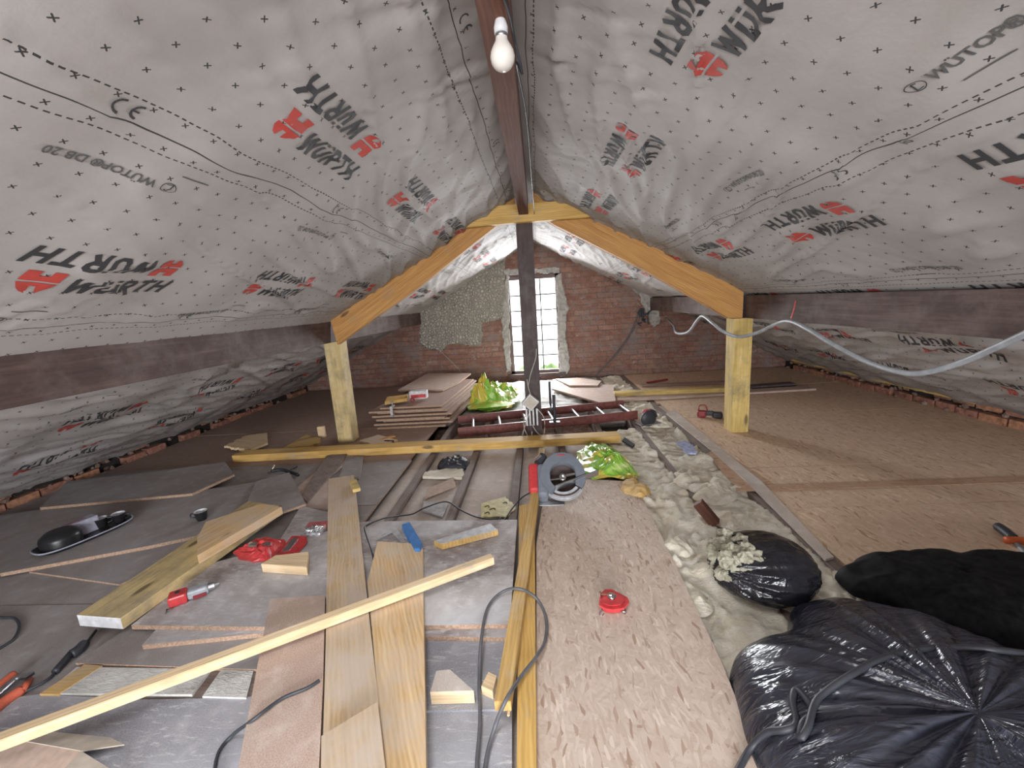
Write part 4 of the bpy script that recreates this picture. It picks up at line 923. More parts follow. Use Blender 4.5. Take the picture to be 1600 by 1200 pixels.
def blob(name, outline, z0, hgt, mat, wr=0.02, fr=9, power=2.2, nr=26, na=110, parent=None, ridged=True, seed=0, center=None, under=True, radial=0.0, zfun=None):
    """heap over a star-shaped outline of world points: domed, creased, with a thickness of its own"""
    c = center or sum((Vector((p[0], p[1], 0)) for p in outline), Vector()) / len(outline)
    c = Vector((c[0], c[1], 0)); pol = sorted([(math.atan2(p[1] - c.y, p[0] - c.x), math.hypot(p[0] - c.x, p[1] - c.y)) for p in outline])
    def R_(a):
        n = len(pol)
        for i in range(n):
            a0, r0 = pol[i]; a1, r1 = pol[(i + 1) % n]
            if i == n - 1: a1 += 2 * PI
            for aa in (a, a + 2 * PI):
                if a0 <= aa <= a1: t = (aa - a0) / max(a1 - a0, 1e-6); t = t * t * (3 - 2 * t); return r0 + (r1 - r0) * t
        return pol[0][1]
    vs = [(0, 0, hgt)]; fs = []
    for k in range(1, nr + 1):
        r = (k / nr) ** 0.8
        for i in range(na):
            a = -PI + 2 * PI * i / na; rr = R_(a) * r; x = rr * math.cos(a); y = rr * math.sin(a)
            prof = max(0.0, 1 - r ** power) ** (0.5)
            f = noise.noise(Vector((x * fr, y * fr, seed))); g = noise.noise(Vector((x * fr * 2.7, y * fr * 2.7, seed + 4)))
            w = (1 - 2 * abs(f)) * 0.7 + g * 0.5 if ridged else f + g * .4
            if radial: w = w * .5 + radial * (noise.noise(Vector((math.cos(a) * 5.5, math.sin(a) * 5.5, r * .6 + seed))) + .4 * noise.noise(Vector((math.cos(a) * 14, math.sin(a) * 14, r * .8 + seed)))) * min(1, r * 3) * (1 - r * .6)
            z = hgt * prof + wr * w * min(1, 4 * (1 - r) + 0.25)
            if zfun: z += zfun(x, y)
            z = max(z, 0.002 + 0.004 * (1 - r))
            vs.append((x, y, z))
    for i in range(na): fs.append((0, 1 + i, 1 + (i + 1) % na))
    for k in range(nr - 1):
        for i in range(na): fs.append((1 + k * na + i, 1 + (k + 1) * na + i, 1 + (k + 1) * na + (i + 1) % na, 1 + k * na + (i + 1) % na))
    b0 = 1 + (nr - 1) * na; nb = len(vs); vs += [(vs[b0 + i][0] * .985, vs[b0 + i][1] * .985, 0) for i in range(na)]
    fs += [(b0 + i, nb + i, nb + (i + 1) % na, b0 + (i + 1) % na) for i in range(na)] + [tuple(range(nb, nb + na))]
    mb = MB(); mb.add(vs, fs, 0, None, True)
    return mb.build(name, mat, parent, (c.x, c.y, z0) if parent is None else (0, 0, 0))

# green-yellow packaging
heap = film('insulation_packaging', [P(u, v, .05) for u, v in [(728, 640), (740, 616), (752, 606), (775, 604), (806, 606), (817, 620), (800, 636), (770, 645)]], 0.047, 0.13, 'green', 2)
tag(heap, 'crumpled green and yellow film packaging heaped left of the central post, by the window', 'packaging')
c = P(752, 608, .16); 
def ball(name, c, rx, ry, rz, mat, wr, fr, seed=0, sub=5, parent=None, flat=None, cres=None):
    bm = bmesh.new(); bmesh.ops.create_icosphere(bm, subdivisions=sub, radius=1)
    for v in bm.verts:
        d = v.co.normalized(); f = noise.noise(Vector((d.x * fr, d.y * fr, d.z * fr + seed))); g = noise.noise(Vector((d.x * fr * 3, d.y * fr * 3, d.z * fr * 3 + seed)))
        s = 1 + wr * ((1 - 2 * abs(f)) + 0.35 * g)
        if cres: s += cres(d)
        v.co = Vector((d.x * rx * s, d.y * ry * s, d.z * rz * s))
        if flat is not None and v.co.z < flat: v.co.z = flat + (v.co.z - flat) * 0.05
    mb = MB(); mb.bm(bm, 0, None, True); return mb.build(name, mat, parent, c)
sf = P(756, 618, .16) - heap.location
film('standing_fold', [(.17 * math.cos(a * PI / 5) * (1 + .2 * math.sin(a * 3)), .13 * math.sin(a * PI / 5)) for a in range(10)], 0, .30, 'green', 4, 8, 26, .35, heap, (sf.x, sf.y, .0))
pslab('label_sheet', [(733, 638), (795, 634), (805, 630), (765, 622), (748, 625)], 0.052 + .06, 0.004, 'green', None, 'flat green printed flap in front of the green heap', 'packaging')
pk = film('insulation_packaging', [P(u, v, .04) for u, v in [(893, 722), (905, 700), (920, 690), (945, 694), (965, 705), (985, 722), (1003, 742), (990, 750), (960, 745), (925, 748)]], 0.031, 0.06, 'green', 5)
tag(pk, 'crumpled green packaging film at the far end of the foreground board', 'packaging')
ye = blob('packaging_scrap', [P(u, v, .03) for u, v in [(968, 760), (985, 748), (1005, 757), (1016, 770), (1000, 778), (985, 775)]], 0.0, 0.06, 'batten', 0.02, 12, seed=8)
tag(ye, 'yellow film scrap beside the far right corner of the foreground board', 'packaging')
# torn wool tufts
for i, (u, v, r, h, l) in enumerate([(1112, 765, .12, .075, 'raised tuft behind the dark timber stub'), (1075, 745, .10, .05, 'low tuft left of the raised one'), (1140, 805, .09, .03, 'tuft between the stub and the round sack'), (1035, 660, .09, .05, 'tuft by the red-grey saw'), (1060, 850, .08, .06, 'tuft at the left of the round sack'), (1240, 920, .12, .03, 'wool between the round sack and the big bag'), (1080, 1010 - 80, .07, .03, 'wool near the board edge by the round sack')]):
    c = P(u, v, 0.03); out = [(c.x + r * (1 + .35 * math.sin(k * 2.3 + i)) * math.cos(k * PI / 5), c.y + r * (1 + .35 * math.cos(k * 1.7 + i)) * math.sin(k * PI / 5)) for k in range(10)]
    tag(blob('insulation_tuft', out, 0.0, h * .75, 'ins', 0.020, 15, 1.8, 24, 90, ridged=False, seed=i + 30), 'cream insulation, ' + l, 'insulation')
# dark timber stub
bar('timber_stub', P(1118, 818, .03), P(1090, 785, .13), .045, .05, 'ridge', 'dark brown broken timber stub rising from the insulation', 'timber')
pslab('foil_scrap', [(1058, 690), (1072, 706), (1088, 708), (1086, 698), (1070, 688)], 0.06, 0.012, 'lblue', None, 'pale blue wrapper scrap on the insulation', 'scrap', ragged=(0.012, (0, 1, 2, 3, 4)))
pslab('dark_strip', [(972, 688), (976, 683), (992, 694), (988, 698)], 0.02, 0.012, 'dark', None, 'small black strip at the right end of the long timber', 'scrap')

# ------------------------------------------------------------------ refuse sacks
rb = Vector((0.835, 1.525, 0.0))
def spokes(cd, n, amp):
    cd = Vector(cd).normalized(); u = cd.orthogonal().normalized(); w = cd.cross(u)
    def f(d):
        ca = max(-1, min(1, d.dot(cd))); th = math.acos(ca); ph = math.atan2(d.dot(w), d.dot(u))
        return amp * noise.noise(Vector((math.cos(ph) * n, math.sin(ph) * n, 1.5))) * math.exp(-th * 0.9) * min(1, th * 3)
    return f
sack = thing('refuse_sack', 'round glossy black sack, torn open with grey foam spilling out', 'bag', (rb.x, rb.y, 0.0))
ball('sack_film', (0, 0, .115), .190, .175, .115, 'bag', .03, 2.4, 4, 6, sack, -.108, spokes((-1, -.25, .25), 9, .10))
mb = MB()
for k in range(70):
    b = bmesh.new(); r = random.uniform(.014, .034); bmesh.ops.create_icosphere(b, subdivisions=3, radius=r)
    for v in b.verts: v.co *= 1 + .75 * noise.noise(v.co * 45 + Vector((k, 0, 0))) + .3 * noise.noise(v.co * 130)
    mb.bm(b, 0, Matrix.Translation((-.115 + random.uniform(-.065, .065), .0 + random.uniform(-.09, .075), .165 + random.uniform(-.05, .045))), False)
mb.build('foam_lump', 'foam', sack)['label'] = 'grey crumbly foam'
bo = [(.565, 1.17), (.50, .98), (.485, .8), (.52, .55), (.72, .42), (1.1, .40), (1.5, .55), (1.62, .85), (1.50, 1.08), (1.36, 1.17), (1.2, 1.36), (1.04, 1.42), (.90, 1.40), (.78, 1.27)]
big = blob('refuse_sack', bo, 0.004, 0.20, 'bagt', 0.012, 6, 2.6, 60, 420, seed=14, center=(.965, .85), radial=3.2)
tag(big, 'big full black plastic bag in the lower right corner with a cable over it', 'bag')
mt = blob('matt_sack', [P(u, v, .06) for u, v in [(1305, 890), (1330, 876), (1400, 866), (1500, 870), (1640, 872), (1800, 900), (1800, 1050), (1600, 1000), (1500, 975), (1400, 935), (1330, 915)]], 0.02, 0.10, 'bagm', 0.02, 7, 3, 26, 110, seed=14)
tag(mt, 'flat matt black sack spread on the boarded floor behind the big bag', 'bag')
# cable over the big bag
bpy.context.view_layer.update()
def onbag(u, v):
    r = ray(u, v).normalized(); ok, loc, nrm, _ = big.ray_cast(big.matrix_world.inverted() @ O, r)
    if ok: return big.matrix_world @ loc + Vector((0, 0, .008))
    return P(u, v, 0.03)
px = [(1640, 1030), (1560, 1020), (1500, 1016), (1440, 1018), (1380, 1032), (1330, 1058), (1290, 1085), (1272, 1105), (1262, 1140), (1250, 1158), (1254, 1135), (1268, 1120), (1262, 1100), (1244, 1082), (1238, 1100), (1244, 1135), (1225, 1145), (1200, 1148), (1175, 1170), (1155, 1200), (1135, 1240)]
o = MB().tube([q for q in [onbag(*p) for p in px] if q.z > 0], .0085, 8, sub=4).build('thick_cable', 'rubber'); tag(o, 'thick black cable knotted in a loop across the big bag', 'cable')

# ------------------------------------------------------------------ cables in the middle
def floor_cable(name, px, r, mat, label, z=0.07):
    o = MB().tube([P(u, v, zz) for u, v, zz in [(p if len(p) == 3 else (*p, z)) for p in px]], r, 8, sub=6).build(name, mat); return tag(o, label, 'cable')
floor_cable('power_cable', [(744, 1330, .04), (745, 1200, .04), (750, 1130, .04), (749, 1060, .045), (752, 1000, .075), (762, 950, .08), (785, 925, .09), (812, 920, .115), (838, 935, .068), (853, 965, .045), (852, 1000, .045), (838, 1026, .07), (812, 1060, .085), (790, 1095, .115), (772, 1140, .045), (758, 1200, .03), (752, 1330, .03)], .0058, 'cableg', 'dark power cable looped in the centre foreground across the battens')
floor_cable('power_cable', [(332, 1240, .03), (340, 1180, .03), (362, 1150, .035), (395, 1125, .103), (440, 1092, .103), (480, 1075, .103), (499, 1063, .103)], .005, 'cable', 'dark cable crossing the pinkish strip at the bottom left')
floor_cable('power_cable', [(586, 900, .073), (582, 865, .073), (570, 828, .073), (575, 820, .07), (600, 810, .07), (625, 806, .03), (645, 803, .01), (665, 793, .01), (697, 784, .01), (720, 797, .01), (745, 808, .01), (775, 812, .02), (783, 808, .03), (776, 818, .03), (788, 812, .02), (800, 795, .02), (815, 778, .03), (832, 768, .05), (850, 760, .06)], .0042, 'cable', 'thin black cable winding from the planks to the circular saw')
floor_cable('power_cable', [(-40, 960, .02), (0, 965, .02), (22, 966, .02), (30, 978, .02), (22, 998, .02), (0, 1013, .02), (-40, 1040, .02)], .0055, 'cable', 'black cable loop at the left edge')
ext = thing('extension_lead', 'black extension cable with two joined plugs on the left boards', 'cable', P(110, 1010, .016))
e0 = ext.location
lp = [(150, 985), (140, 998), (130, 1010), (118, 1020), (103, 1032), (90, 1045), (75, 1062), (40, 1080), (15, 1090)]
MB().tube([P(u, v, .024) - e0 for u, v in lp], .005, 8).build('lead', 'cable', ext)
MB().tube([P(132, 1006, .034) - e0, P(123, 1015, .034) - e0, P(112, 1022, .034) - e0], .018, 8, sub=3).build('plug', 'rubber', ext)
MB().tube([P(112, 1020, .032) - e0, P(98, 1036, .032) - e0, P(86, 1050, .028) - e0], .012, 8, sub=3).build('socket', 'rubber', ext)

# ------------------------------------------------------------------ circular saw
sz = 0.032
sc = P(880, 768, sz + .03); sw = thing('circular_saw', 'grey circular saw without a blade, lying at the far end of the foreground board', 'saw', (sc.x, sc.y + .02, sz), 0.0); sw.scale = (1.2, 1.25, 1.1); sw.rotation_euler = (0.55, 0, 0); sw.location.z += .075; sw.location.y -= .01
def ringseg(mb, a0, a1, r0, r1, z0, z1, n=28, mi=0):
    vs = []
    for i in range(n + 1):
        a = a0 + (a1 - a0) * i / n; ri, ro = (r0(a), r1(a)) if callable(r0) else (r0, r1)
        for r, z in ((ri, z0), (ro, z0), (ro, z1), (ri, z1)): vs.append((r * math.cos(a), r * math.sin(a), z))
    fs = [(4 * i + k, 4 * i + (k + 1) % 4, 4 * i + 4 + (k + 1) % 4, 4 * i + 4 + k) for i in range(n) for k in range(4)] + [(0, 1, 2, 3), (4 * n, 4 * n + 1, 4 * n + 2, 4 * n + 3)]
    mb.add(vs, fs, mi)
mb = MB(); ringseg(mb, math.radians(-35), math.radians(238), lambda a: .062 + .012 * abs(math.sin(a)), lambda a: .104 + .030 * max(0, math.sin(a)) ** 3 + .008 * abs(math.cos(a)), .055, .085); 
mb.build('upper_guard', 'alu', sw, bevel=0.003)
mb = MB(); ringseg(mb, math.radians(215), math.radians(325), .072, .112, .03, .052); mb.build('lower_guard', 'galv', sw, bevel=0.003)
MB().lathe([(0, .012), (.098, .012), (.098, .055), (.09, .055), (.09, .018), (0, .018)], 32).build('blade_housing', m_plain('dark_housing', (0.06, 0.035, 0.028), 0.6), sw)
MB().lathe([(0, .018), (.018, .018), (.018, .068), (.008, .068), (.008, .06), (0, .06)], 18).build('arbor', 'chrome', sw)
MB().box(.018, .085, .0, .012, .058, .066, 0, Matrix.Rotation(.15, 4, 'Z')).box(-.075, -.015, -.012, -.004, .058, .066, 0, Matrix.Rotation(.1, 4, 'Z')).build('lever', 'chrome', sw)
MB().box(-.16, .0, -.118, -.085, 0, .006, bev=.002).build('base_plate', 'steel', sw)
MB().box(-.06, .17, -.05, -.043, .05, .095, 0, Matrix.Rotation(.35, 4, 'Z'), .002).build('parallel_rail', 'steel', sw)
MB().box(-.125, -.075, -.10, .08, .0, .075, bev=.015).build('gear_case', 'alu', sw)
MB().box(-.17, -.11, -.06, .10, .0, .05, bev=.014).build('motor_body', 'red', sw)
MB().cyl((-.12, .09, .05), (-.09, .14, .05), .022).build('handle', 'rubber', sw); MB().cyl((-.13, .10, .072), (-.105, .125, .072), .011).build('knob', 'chrome', sw)
MB().box(-.02, .02, .113, .119, .0855, .0865).build('red_badge', 'red', sw)

# ------------------------------------------------------------------ chalk reel
cc = P(957, 947, .03); ck = thing('chalk_reel', 'red chalk line reel with a chrome crank on the foreground board', 'tool', (cc.x, cc.y, .031), -0.15)
out = [(-.042, -.035), (-.040, .018), (-.022, .045), (-.004, .048), (.050, .012), (.054, -.006), (.035, -.036), (.0, -.047), (-.022, -.046)]
mb = MB(); mb.prism(out, 0, .030); mb.build('case', 'red', ck, bevel=.008)
mb = MB(); mb.prism([(x * .8, y * .8 - .003) for x, y in out], .030, .037); mb.build('face_plate', 'red', ck, bevel=.003)
MB().lathe([(0, .037), (.017, .037), (.017, .042), (.006, .044), (0, .044)], 20, 0, Matrix.Translation((-.002, .004, 0))).build('hub', 'chrome', ck)
MB().box(-.046, -.002, .0, .008, .044, .047).cyl((-.045, .004, .030), (-.045, .004, .052), .005).build('crank', 'chrome', ck)
MB().tube([(-.038, -.038, .012), (-.050, -.055, .006), (-.040, -.062, .004), (-.033, -.050, .006)], .0018, 6).build('hook', 'steel', ck)
MB().lathe([(.004, -.003), (.010, -.003), (.010, .003), (.004, .003), (.004, -.003)], 14, 0, Matrix.Translation((.040, -.034, .012))).build('ring', 'steel', ck)

# ------------------------------------------------------------------ drill (front left), red pouch, nails, tools
dr = P(290, 938, .066); d_ = thing('cordless_drill', 'small red and grey cordless drill lying by the thick timber', 'drill', (dr.x, dr.y, .067), 0.62)
MB().box(-.052, .012, -.030, .030, 0, .045, bev=.008).build('battery', 'red', d_)
MB().cyl((-.02, 0, .0455), (-.02, 0, .048), .009).build('latch', 'rubber', d_)
MB().box(.010, .085, -.024, .022, .004, .042, bev=.010).build('grip_body', 'conduit', d_)
MB().cyl((.083, 0, .024), (.105, 0, .024), .017).cyl((.105, 0, .024), (.122, 0, .024), .012, .008).build('chuck', 'steel', d_)
MB().box(.03, .075, -.030, -.023, .006, .020).build('trigger', 'dred', d_)
MB().box(-.058, -.040, -.046, -.030, .003, .006).box(-.058, -.055, -.06, -.03, .003, .006).build('belt_clip', 'steel', d_)
rp = P(412, 852, .068)
po = thing('tool_pouch', 'red moulded plastic pouch with silver clips, lying on the dusty sheet', 'tool', (rp.x, rp.y, .067), 0)
def rel(px, z): return [(P(u, v, z) - po.location)[:2] for u, v in px]
b1 = film('pouch_body', [Vector((x, y, 0)) for x, y in rel([(358, 858), (370, 852), (385, 845), (402, 833), (412, 838), (448, 838), (440, 852), (425, 872), (398, 873), (375, 870)], .09)], 0, .032, 'red', 3, 7, 30, .6, po)
b1.location = (sum(p[0] for p in rel([(358, 858), (370, 852), (385, 845), (402, 833), (412, 838), (448, 838), (440, 852), (425, 872), (398, 873), (375, 870)], .09)) / 10, sum(p[1] for p in rel([(358, 858), (370, 852), (385, 845), (402, 833), (412, 838), (448, 838), (440, 852), (425, 872), (398, 873), (375, 870)], .09)) / 10, 0)
q = rel([(427, 873), (458, 868), (480, 843), (478, 836), (455, 836)], .09); mb = MB(); mb.prism(q, 0, .022); mb.build('holster', 'red', po, bevel=.006)
q = rel([(440, 862), (452, 860), (466, 842), (458, 841)], .09); mb = MB(); mb.prism(q, .022, .026); mb.build('blade', 'steel', po)
q = rel([(388, 858), (402, 859), (404, 854), (392, 853)], .09); mb = MB(); mb.prism(q, .034, .046); mb.prism(rel([(410, 858), (424, 858), (424, 853), (412, 854)], .09), .034, .044); mb.build('clip', 'chrome', po)
nb = P(494, 833, .05); n_ = thing('nail_box', 'open red and clear pack of shiny nails beside the tall plank', 'box', (nb.x, nb.y, .031), 0.1)
MB().box(-.055, .05, -.06, .055, 0, .05, bev=.008).build('tub', 'foil', n_)
MB().box(-.060, .052, .01, .062, .02, .058, bev=.01).build('flap', m_plain('faded_red_card', (0.45, 0.12, 0.12), 0.5), n_)
mb = MB()
for k in range(60):
    a = random.uniform(0, PI); c = Vector((random.uniform(-.045, .035), random.uniform(-.05, .005), random.uniform(.05, .062))); d = Vector((math.cos(a), math.sin(a), random.uniform(-.3, .3))) * .014
    mb.cyl(c - d, c + d, .0018, n=5)
o = mb.build('nails', 'chrome', n_); o['kind'] = 'stuff'
# speed square with blue handle
bs = P(630, 838, .10)
sq = thing('try_square', 'steel try square with a blue stock leaning on the clean plank', 'square', (bs.x, bs.y, .068), 0)
def relq(px, z): return [(P(u, v, z) - sq.location)[:2] for u, v in px]
mb = MB(); mb.prism(relq([(628, 820), (640, 816), (660, 850), (656, 858), (648, 858)], .12), .03, .055); mb.build('stock', 'blue', sq, bevel=.002)
mb = MB(); mb.prism(relq([(585, 838), (618, 822), (634, 846), (626, 846), (612, 830), (588, 842)], .10), .025, .029); mb.build('blade', 'galv', sq)
# hammer
hm = thing('hammer', 'black-handled claw hammer lying above the small cut sheet', 'hammer', P(440, 738, .016))
h0 = hm.location
MB().tube([P(424, 736, .05) - h0, P(440, 734, .045) - h0, P(455, 738, .035) - h0, P(466, 742, .03) - h0], .013, 8).build('handle', 'rubber', hm)
MB().cyl(P(421, 739, .04) - h0, P(427, 728, .06) - h0, .014).build('head', 'chrome', hm)
MB().tube([P(446, 736, .045) - h0, P(456, 732, .03) - h0, P(464, 729, .02) - h0], .006, 6).build('claw', 'rubber', hm)
# gloves
gv = blob('work_gloves', [P(u, v, .0) for u, v in [(683, 728), (690, 720), (705, 717), (716, 712), (727, 716), (731, 728), (715, 732), (695, 732)]], -.024, .05, 'rubber', .02, 20, 3, 14, 60, seed=21)
tag(gv, 'crumpled black gloves in the bay below the long timber', 'gloves')
lw = pslab('printed_wrapper', [(752, 808), (795, 806), (806, 792), (790, 776), (752, 786)], 0.003, .006, m_plain('yellow_film', (0.55, 0.47, 0.16), 0.5, var=0.2), None, 'yellow-green printed wrapper scrap by the battens', 'packaging', ragged=(0.008, (0, 1, 2)))
mb = MB()
for k, (u, v, s) in enumerate(((757, 802, 1), (757, 792, 1), (765, 796, 1.2), (786, 786, .8))):
    c = P(u, v, .0035); mb.tube([c - lw.location, c - lw.location + Vector((.02 * s, .014, 0)), c - lw.location + Vector((.03 * s, -.006, 0))], .0028, 5)
for i, vv in enumerate(mb.v): mb.v[i] = (*(Matrix.Rotation(-lw.rotation_euler.z, 3, 'Z') @ Vector(vv)),)
mb.build('lettering', 'ink', lw)
# tray
ty = thing('serving_tray', 'black oval tray with a pale rim on the large loose sheet at the left', 'tray', P(135, 838, .04) , math.radians(72))
tl = ty.location
def oval(a, b, p=3.0, n=40): return [(a * abs(math.cos(t)) ** (2 / p) * (1 if math.cos(t) >= 0 else -1), b * abs(math.sin(t)) ** (2 / p) * (1 if math.sin(t) >= 0 else -1)) for t in [2 * PI * k / n for k in range(n)]]
mb = MB(); n = 40; L_ = [(oval(.185, .085), .0), (oval(.20, .10), .018), (oval(.21, .108), .020), (oval(.203, .102), .022), (oval(.185, .085), .006)]
vs = [(x, y, z) for pts_, z in L_ for x, y in pts_]
mb.add(vs, [(k * n + i, k * n + (i + 1) % n, (k + 1) * n + (i + 1) % n, (k + 1) * n + i) for k in range(4) for i in range(n)] + [tuple(range(4 * n, 5 * n)), tuple(range(n))[::-1]], 0, None, True)
mb.build('tray_base', 'black', ty)
mb = MB(); vs = [(x * s_, y * s_, z) for s_, z in ((1.0, .018), (1.035, .019), (1.035, .026), (1.0, .026)) for x, y in oval(.207, .105)]
mb.add(vs, [(k * n + i, k * n + (i + 1) % n, ((k + 1) % 4) * n + (i + 1) % n, ((k + 1) % 4) * n + i) for k in range(4) for i in range(n)], 0, None, True); mb.build('rim', m_plain('pale_rim', (0.38, 0.40, 0.48), 0.4), ty)
Mt = Matrix.Translation(tl) @ Matrix.Rotation(ty.rotation_euler.z, 4, 'Z')
def ont(x, y, z=.0065): return tuple(Mt @ Vector((x, y, z)))
kt = thing('black_bowl', 'shiny black bowl turned upside down on the tray', 'bowl', ont(-.10, .0), 0)
MB().lathe([(.085, .0), (.086, .05), (.080, .066), (.056, .086), (.033, .092), (0, .093)], 32).build('bowl_shell', 'black', kt)
bx_ = thing('white_carton', 'white and lilac carton on the tray behind the bowl', 'box', ont(0.0, .045), math.radians(75))
MB().box(-.075, .075, -.032, .032, 0, .085, bev=.002).build('carton_body', m_plain('lilac_card', (0.42, 0.42, 0.52), 0.6), bx_)
MB().box(-.06, .03, -.02, .02, .0851, .0865).build('print_panel', m_plain('mauve_print', (0.33, 0.22, 0.26), 0.6), bx_)
def mug(loc, rz, label):
    m_ = thing('coffee_cup', label, 'cup', loc, rz)
    MB().lathe([(0, 0), (.022, 0), (.026, .006), (.034, .055), (.0345, .057)], 24).build('cup_body', 'black', m_)
    MB().lathe([(.0345, .057), (.032, .058), (.031, .054), (.022, .008), (0, .006)], 24).build('cup_lining', 'whitep', m_)['label'] = 'white inside'
    MB().tube([(.031, 0, .048), (.050, 0, .046), (.052, 0, .028), (.029, 0, .018)], .004, 8).build('handle', 'black', m_)
    return m_
mug(ont(.085, .03), 0.6, 'small black cup with a white inside, next to the carton on the tray')
mug(ont(.155, -.01), 0.4, 'black and white cup at the far end of the tray')
mug(P(316, 812, .04), 3.5, 'small black cup with a white inside standing alone on the loose sheet')
# snips at left edge
sn = thing('bolt_cutter', 'steel snips with orange-red handles at the left edge', 'tool', P(20, 1080, .016)); s0 = sn.location
MB().tube([P(-30, 1130, .03) - s0, P(5, 1098, .03) - s0, P(34, 1078, .03) - s0], .017, 8).build('handle', 'salmon', sn)
MB().tube([P(34, 1080, .032) - s0, P(46, 1062, .032) - s0], .011, 8).build('handle', 'salmon', sn)
MB().tube([P(-40, 1098, .035) - s0, P(0, 1070, .035) - s0, P(22, 1053, .035) - s0], .013, 8).build('handle', 'salmon', sn)
MB().tube([P(-20, 1100, .04) - s0, P(14, 1070, .04) - s0, P(34, 1055, .04) - s0], .012, 8).build('jaw', 'steel', sn)
MB().box(-.02, .02, -.012, .012, .0, .01, 0, Matrix.Translation(P(40, 1058, .045) - s0)).build('pivot_plate', 'chrome', sn)
# cardboard
cb = thing('cardboard_box', 'opened brown cardboard flaps in the bottom left corner', 'box', P(60, 1180, .02)); c0 = cb.location
def flap(pxz, mat):
    mb = MB(); top = [P(u, v, z) - c0 for u, v, z in pxz]; n = len(top); vs = [tuple(p) for p in top] + [tuple(p + Vector((0, 0, -.004))) for p in top]
    mb.add(vs, [tuple(range(n)), tuple(range(n, 2 * n))[::-1]] + [(i, (i + 1) % n, n + (i + 1) % n, n + i) for i in range(n)]); mb.build('flap', mat, cb)
flap([(-120, 1330, .03), (100, 1330, .03), (127, 1172, .06), (35, 1157, .06), (-120, 1170, .05)], 'card')
flap([(35, 1157, .062), (127, 1173, .062), (194, 1163, .045), (172, 1152, .035), (80, 1143, .04)], 'cardi')
flap([(90, 1210, .075), (180, 1290, .04), (190, 1212, .04), (128, 1174, .066)], 'cardi')
# tool at right edge
tk = thing('pry_tool', 'black tool with an orange collar at the right edge on the boarded floor', 'tool', P(1575, 835, .008)); k0_ = tk.location
MB().tube([P(1560, 823, .03) - k0_, P(1570, 830, .035) - k0_, P(1583, 841, .03) - k0_], .02, 8).build('handle', 'rubber', tk)
MB().tube([P(1572, 844, .03) - k0_, P(1590, 844, .03) - k0_, P(1615, 846, .03) - k0_], .016, 8).build('collar', 'orange', tk)
MB().tube([P(1586, 848, .02) - k0_, P(1600, 862, .015) - k0_, P(1620, 885, .012) - k0_], .010, 8).build('shaft', 'conduit', tk)
# red tools beyond
rt = P(1107, 652, .01); d2 = thing('impact_driver', 'dark red cordless driver standing on the boarded floor, left of the right post', 'drill', (rt.x, rt.y, .009), -0.35)
MB().box(-.10, -.02, -.03, .03, .0, .065, bev=.015).build('battery', 'dred', d2)
MB().box(-.03, .045, -.022, .022, .02, .065, bev=.012).build('grip_body', 'rubber', d2)
MB().box(.03, .12, -.035, .035, .0, .055, bev=.014).build('motor_body', 'rubber', d2)
MB().tube([(-.085, 0, .06), (-.08, 0, .11), (-.03, 0, .115), (-.01, 0, .06)], .007, 8).build('hanging_hook', 'dred', d2)
s2 = P(1012, 662, .03); sw2 = thing('cordless_saw', 'small red and dark grey cordless saw on the insulation at the end of the ladder', 'saw', (s2.x, s2.y, .028), 0.3)
MB().box(-.10, .11, -.05, .05, 0, .012, bev=.003).build('base_plate', 'steel', sw2)
MB().lathe([(0, -.012), (.07, -.012), (.075, 0), (.07, .012), (0, .012)], 24, 0, Matrix.Translation((-.01, -.03, .06)) @ Matrix.Rotation(PI / 2, 4, 'X')).build('blade_guard', 'rubber', sw2)
MB().box(-.03, .04, -.015, .05, .06, .13, bev=.018).build('motor_body', 'red', sw2)
MB().tube([(.03, .02, .12), (.08, .02, .10), (.10, .02, .05)], .014, 8).build('handle', 'rubber', sw2)

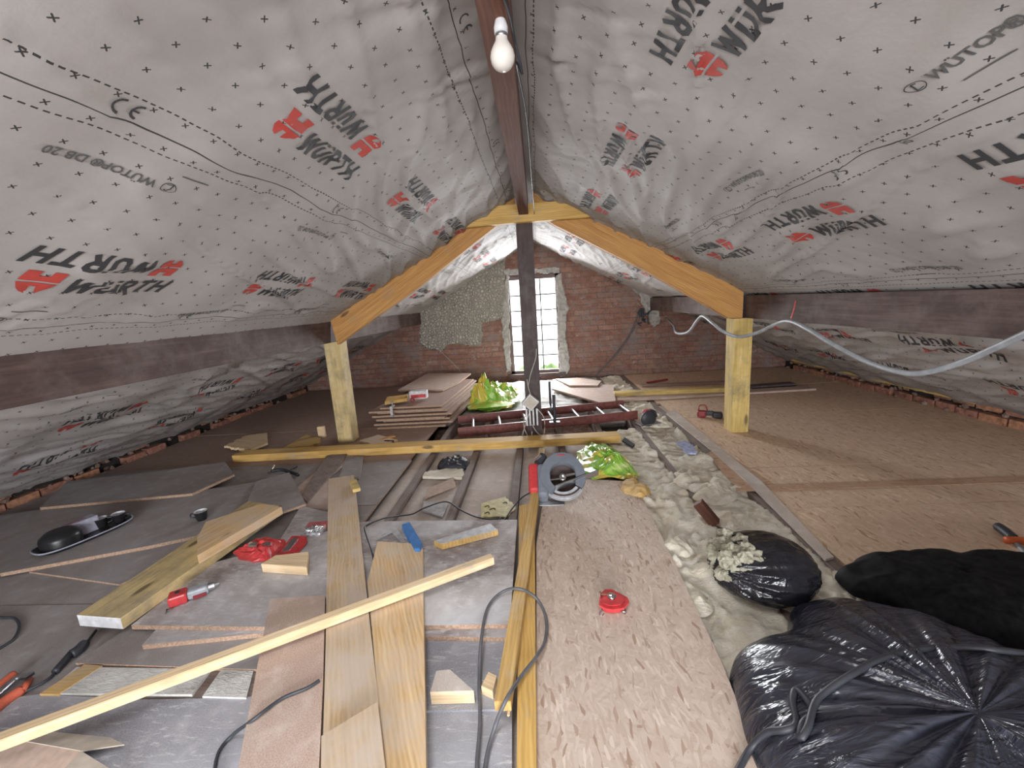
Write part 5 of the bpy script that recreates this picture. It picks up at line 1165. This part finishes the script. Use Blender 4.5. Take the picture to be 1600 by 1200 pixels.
# ------------------------------------------------------------------ lining added round the unseen overhead light
mb = MB()
for (x0, x1, y0, y1) in ((-.64, -.60, -.42, .62), (-.64, -.09, -.42, -.38), (-.64, -.09, .58, .62)):
    mb.box(x0, x1, y0, y1, 1.74 if x1 < -.5 else 1.93, 2.2)
tag(mb.build('added_light_lining', 'pale'), 'timber lining added round the unseen overhead light above the photographer', 'window', kind='structure')

# ------------------------------------------------------------------ repeats share a group
from collections import defaultdict
G_ = {'floor_joist': 'old floor joists', 'osb_sheet': 'OSB floor sheets', 'chipboard_sheet': 'chipboard floor sheets on the left', 'loose_sheet': 'loose chipboard sheets lying about',
      'bay_board': 'pale boards between the joists', 'insulation_batt': 'white insulation pieces', 'insulation_strip': 'cream insulation strips', 'insulation_tuft': 'tufts of cream insulation', 'coffee_cup': 'black cups with white insides',
      'plank': 'planks in the left centre', 'long_batten': 'yellow battens beside the foreground board', 'power_cable': 'dark cables on the floor', 'purlin': 'side roof beams', 'rafter': 'new rafters', 'timber_post': 'yellow timber posts',
      'wood_block': 'short timber blocks', 'wood_offcut': 'timber offcuts', 'refuse_sack': 'black plastic sacks', 'insulation_packaging': 'green packaging film', 'pale_sheet': 'pale sheets by the window', 'broken_board': 'splintered board ends', 'wall_cable': 'cables on the gable', 'pale_board': 'pale boards left of the tall plank', 'splinter': 'splinters at the broken batten end', 'thin_cable': 'thin pale cables'}
by = defaultdict(list)
for o in COL.objects:
    if o.parent is None and 'label' in o and 'kind' not in o: by[o.name.split('.')[0]].append(o)
for k, L in by.items():
    if len(L) > 1 and k in G_:
        for o in L: 
            if 'group' not in o: o['group'] = G_[k]

for kid, par in (('latch', 'battery'), ('trigger', 'grip_body'), ('knob', 'handle'), ('red_badge', 'upper_guard'), ('arbor', 'blade_housing'), ('hub', 'face_plate'), ('blade', 'holster'), ('box_cover', 'box_body'),
                 ('bulb_cap', 'glass_bulb'), ('red_print', 'carton'), ('label_print', 'tin'), ('print_panel', 'carton_body'), ('cup_lining', 'cup_body'), ('window_pane', 'window_frame'), ('glazing_bars', 'window_frame')):
    for o in list(COL.objects):
        if o.name.split('.')[0] == kid and o.parent is not None:
            for q in o.parent.children:
                if q.name.split('.')[0] == par and q.location.length < 1e-6: o.parent = q; break
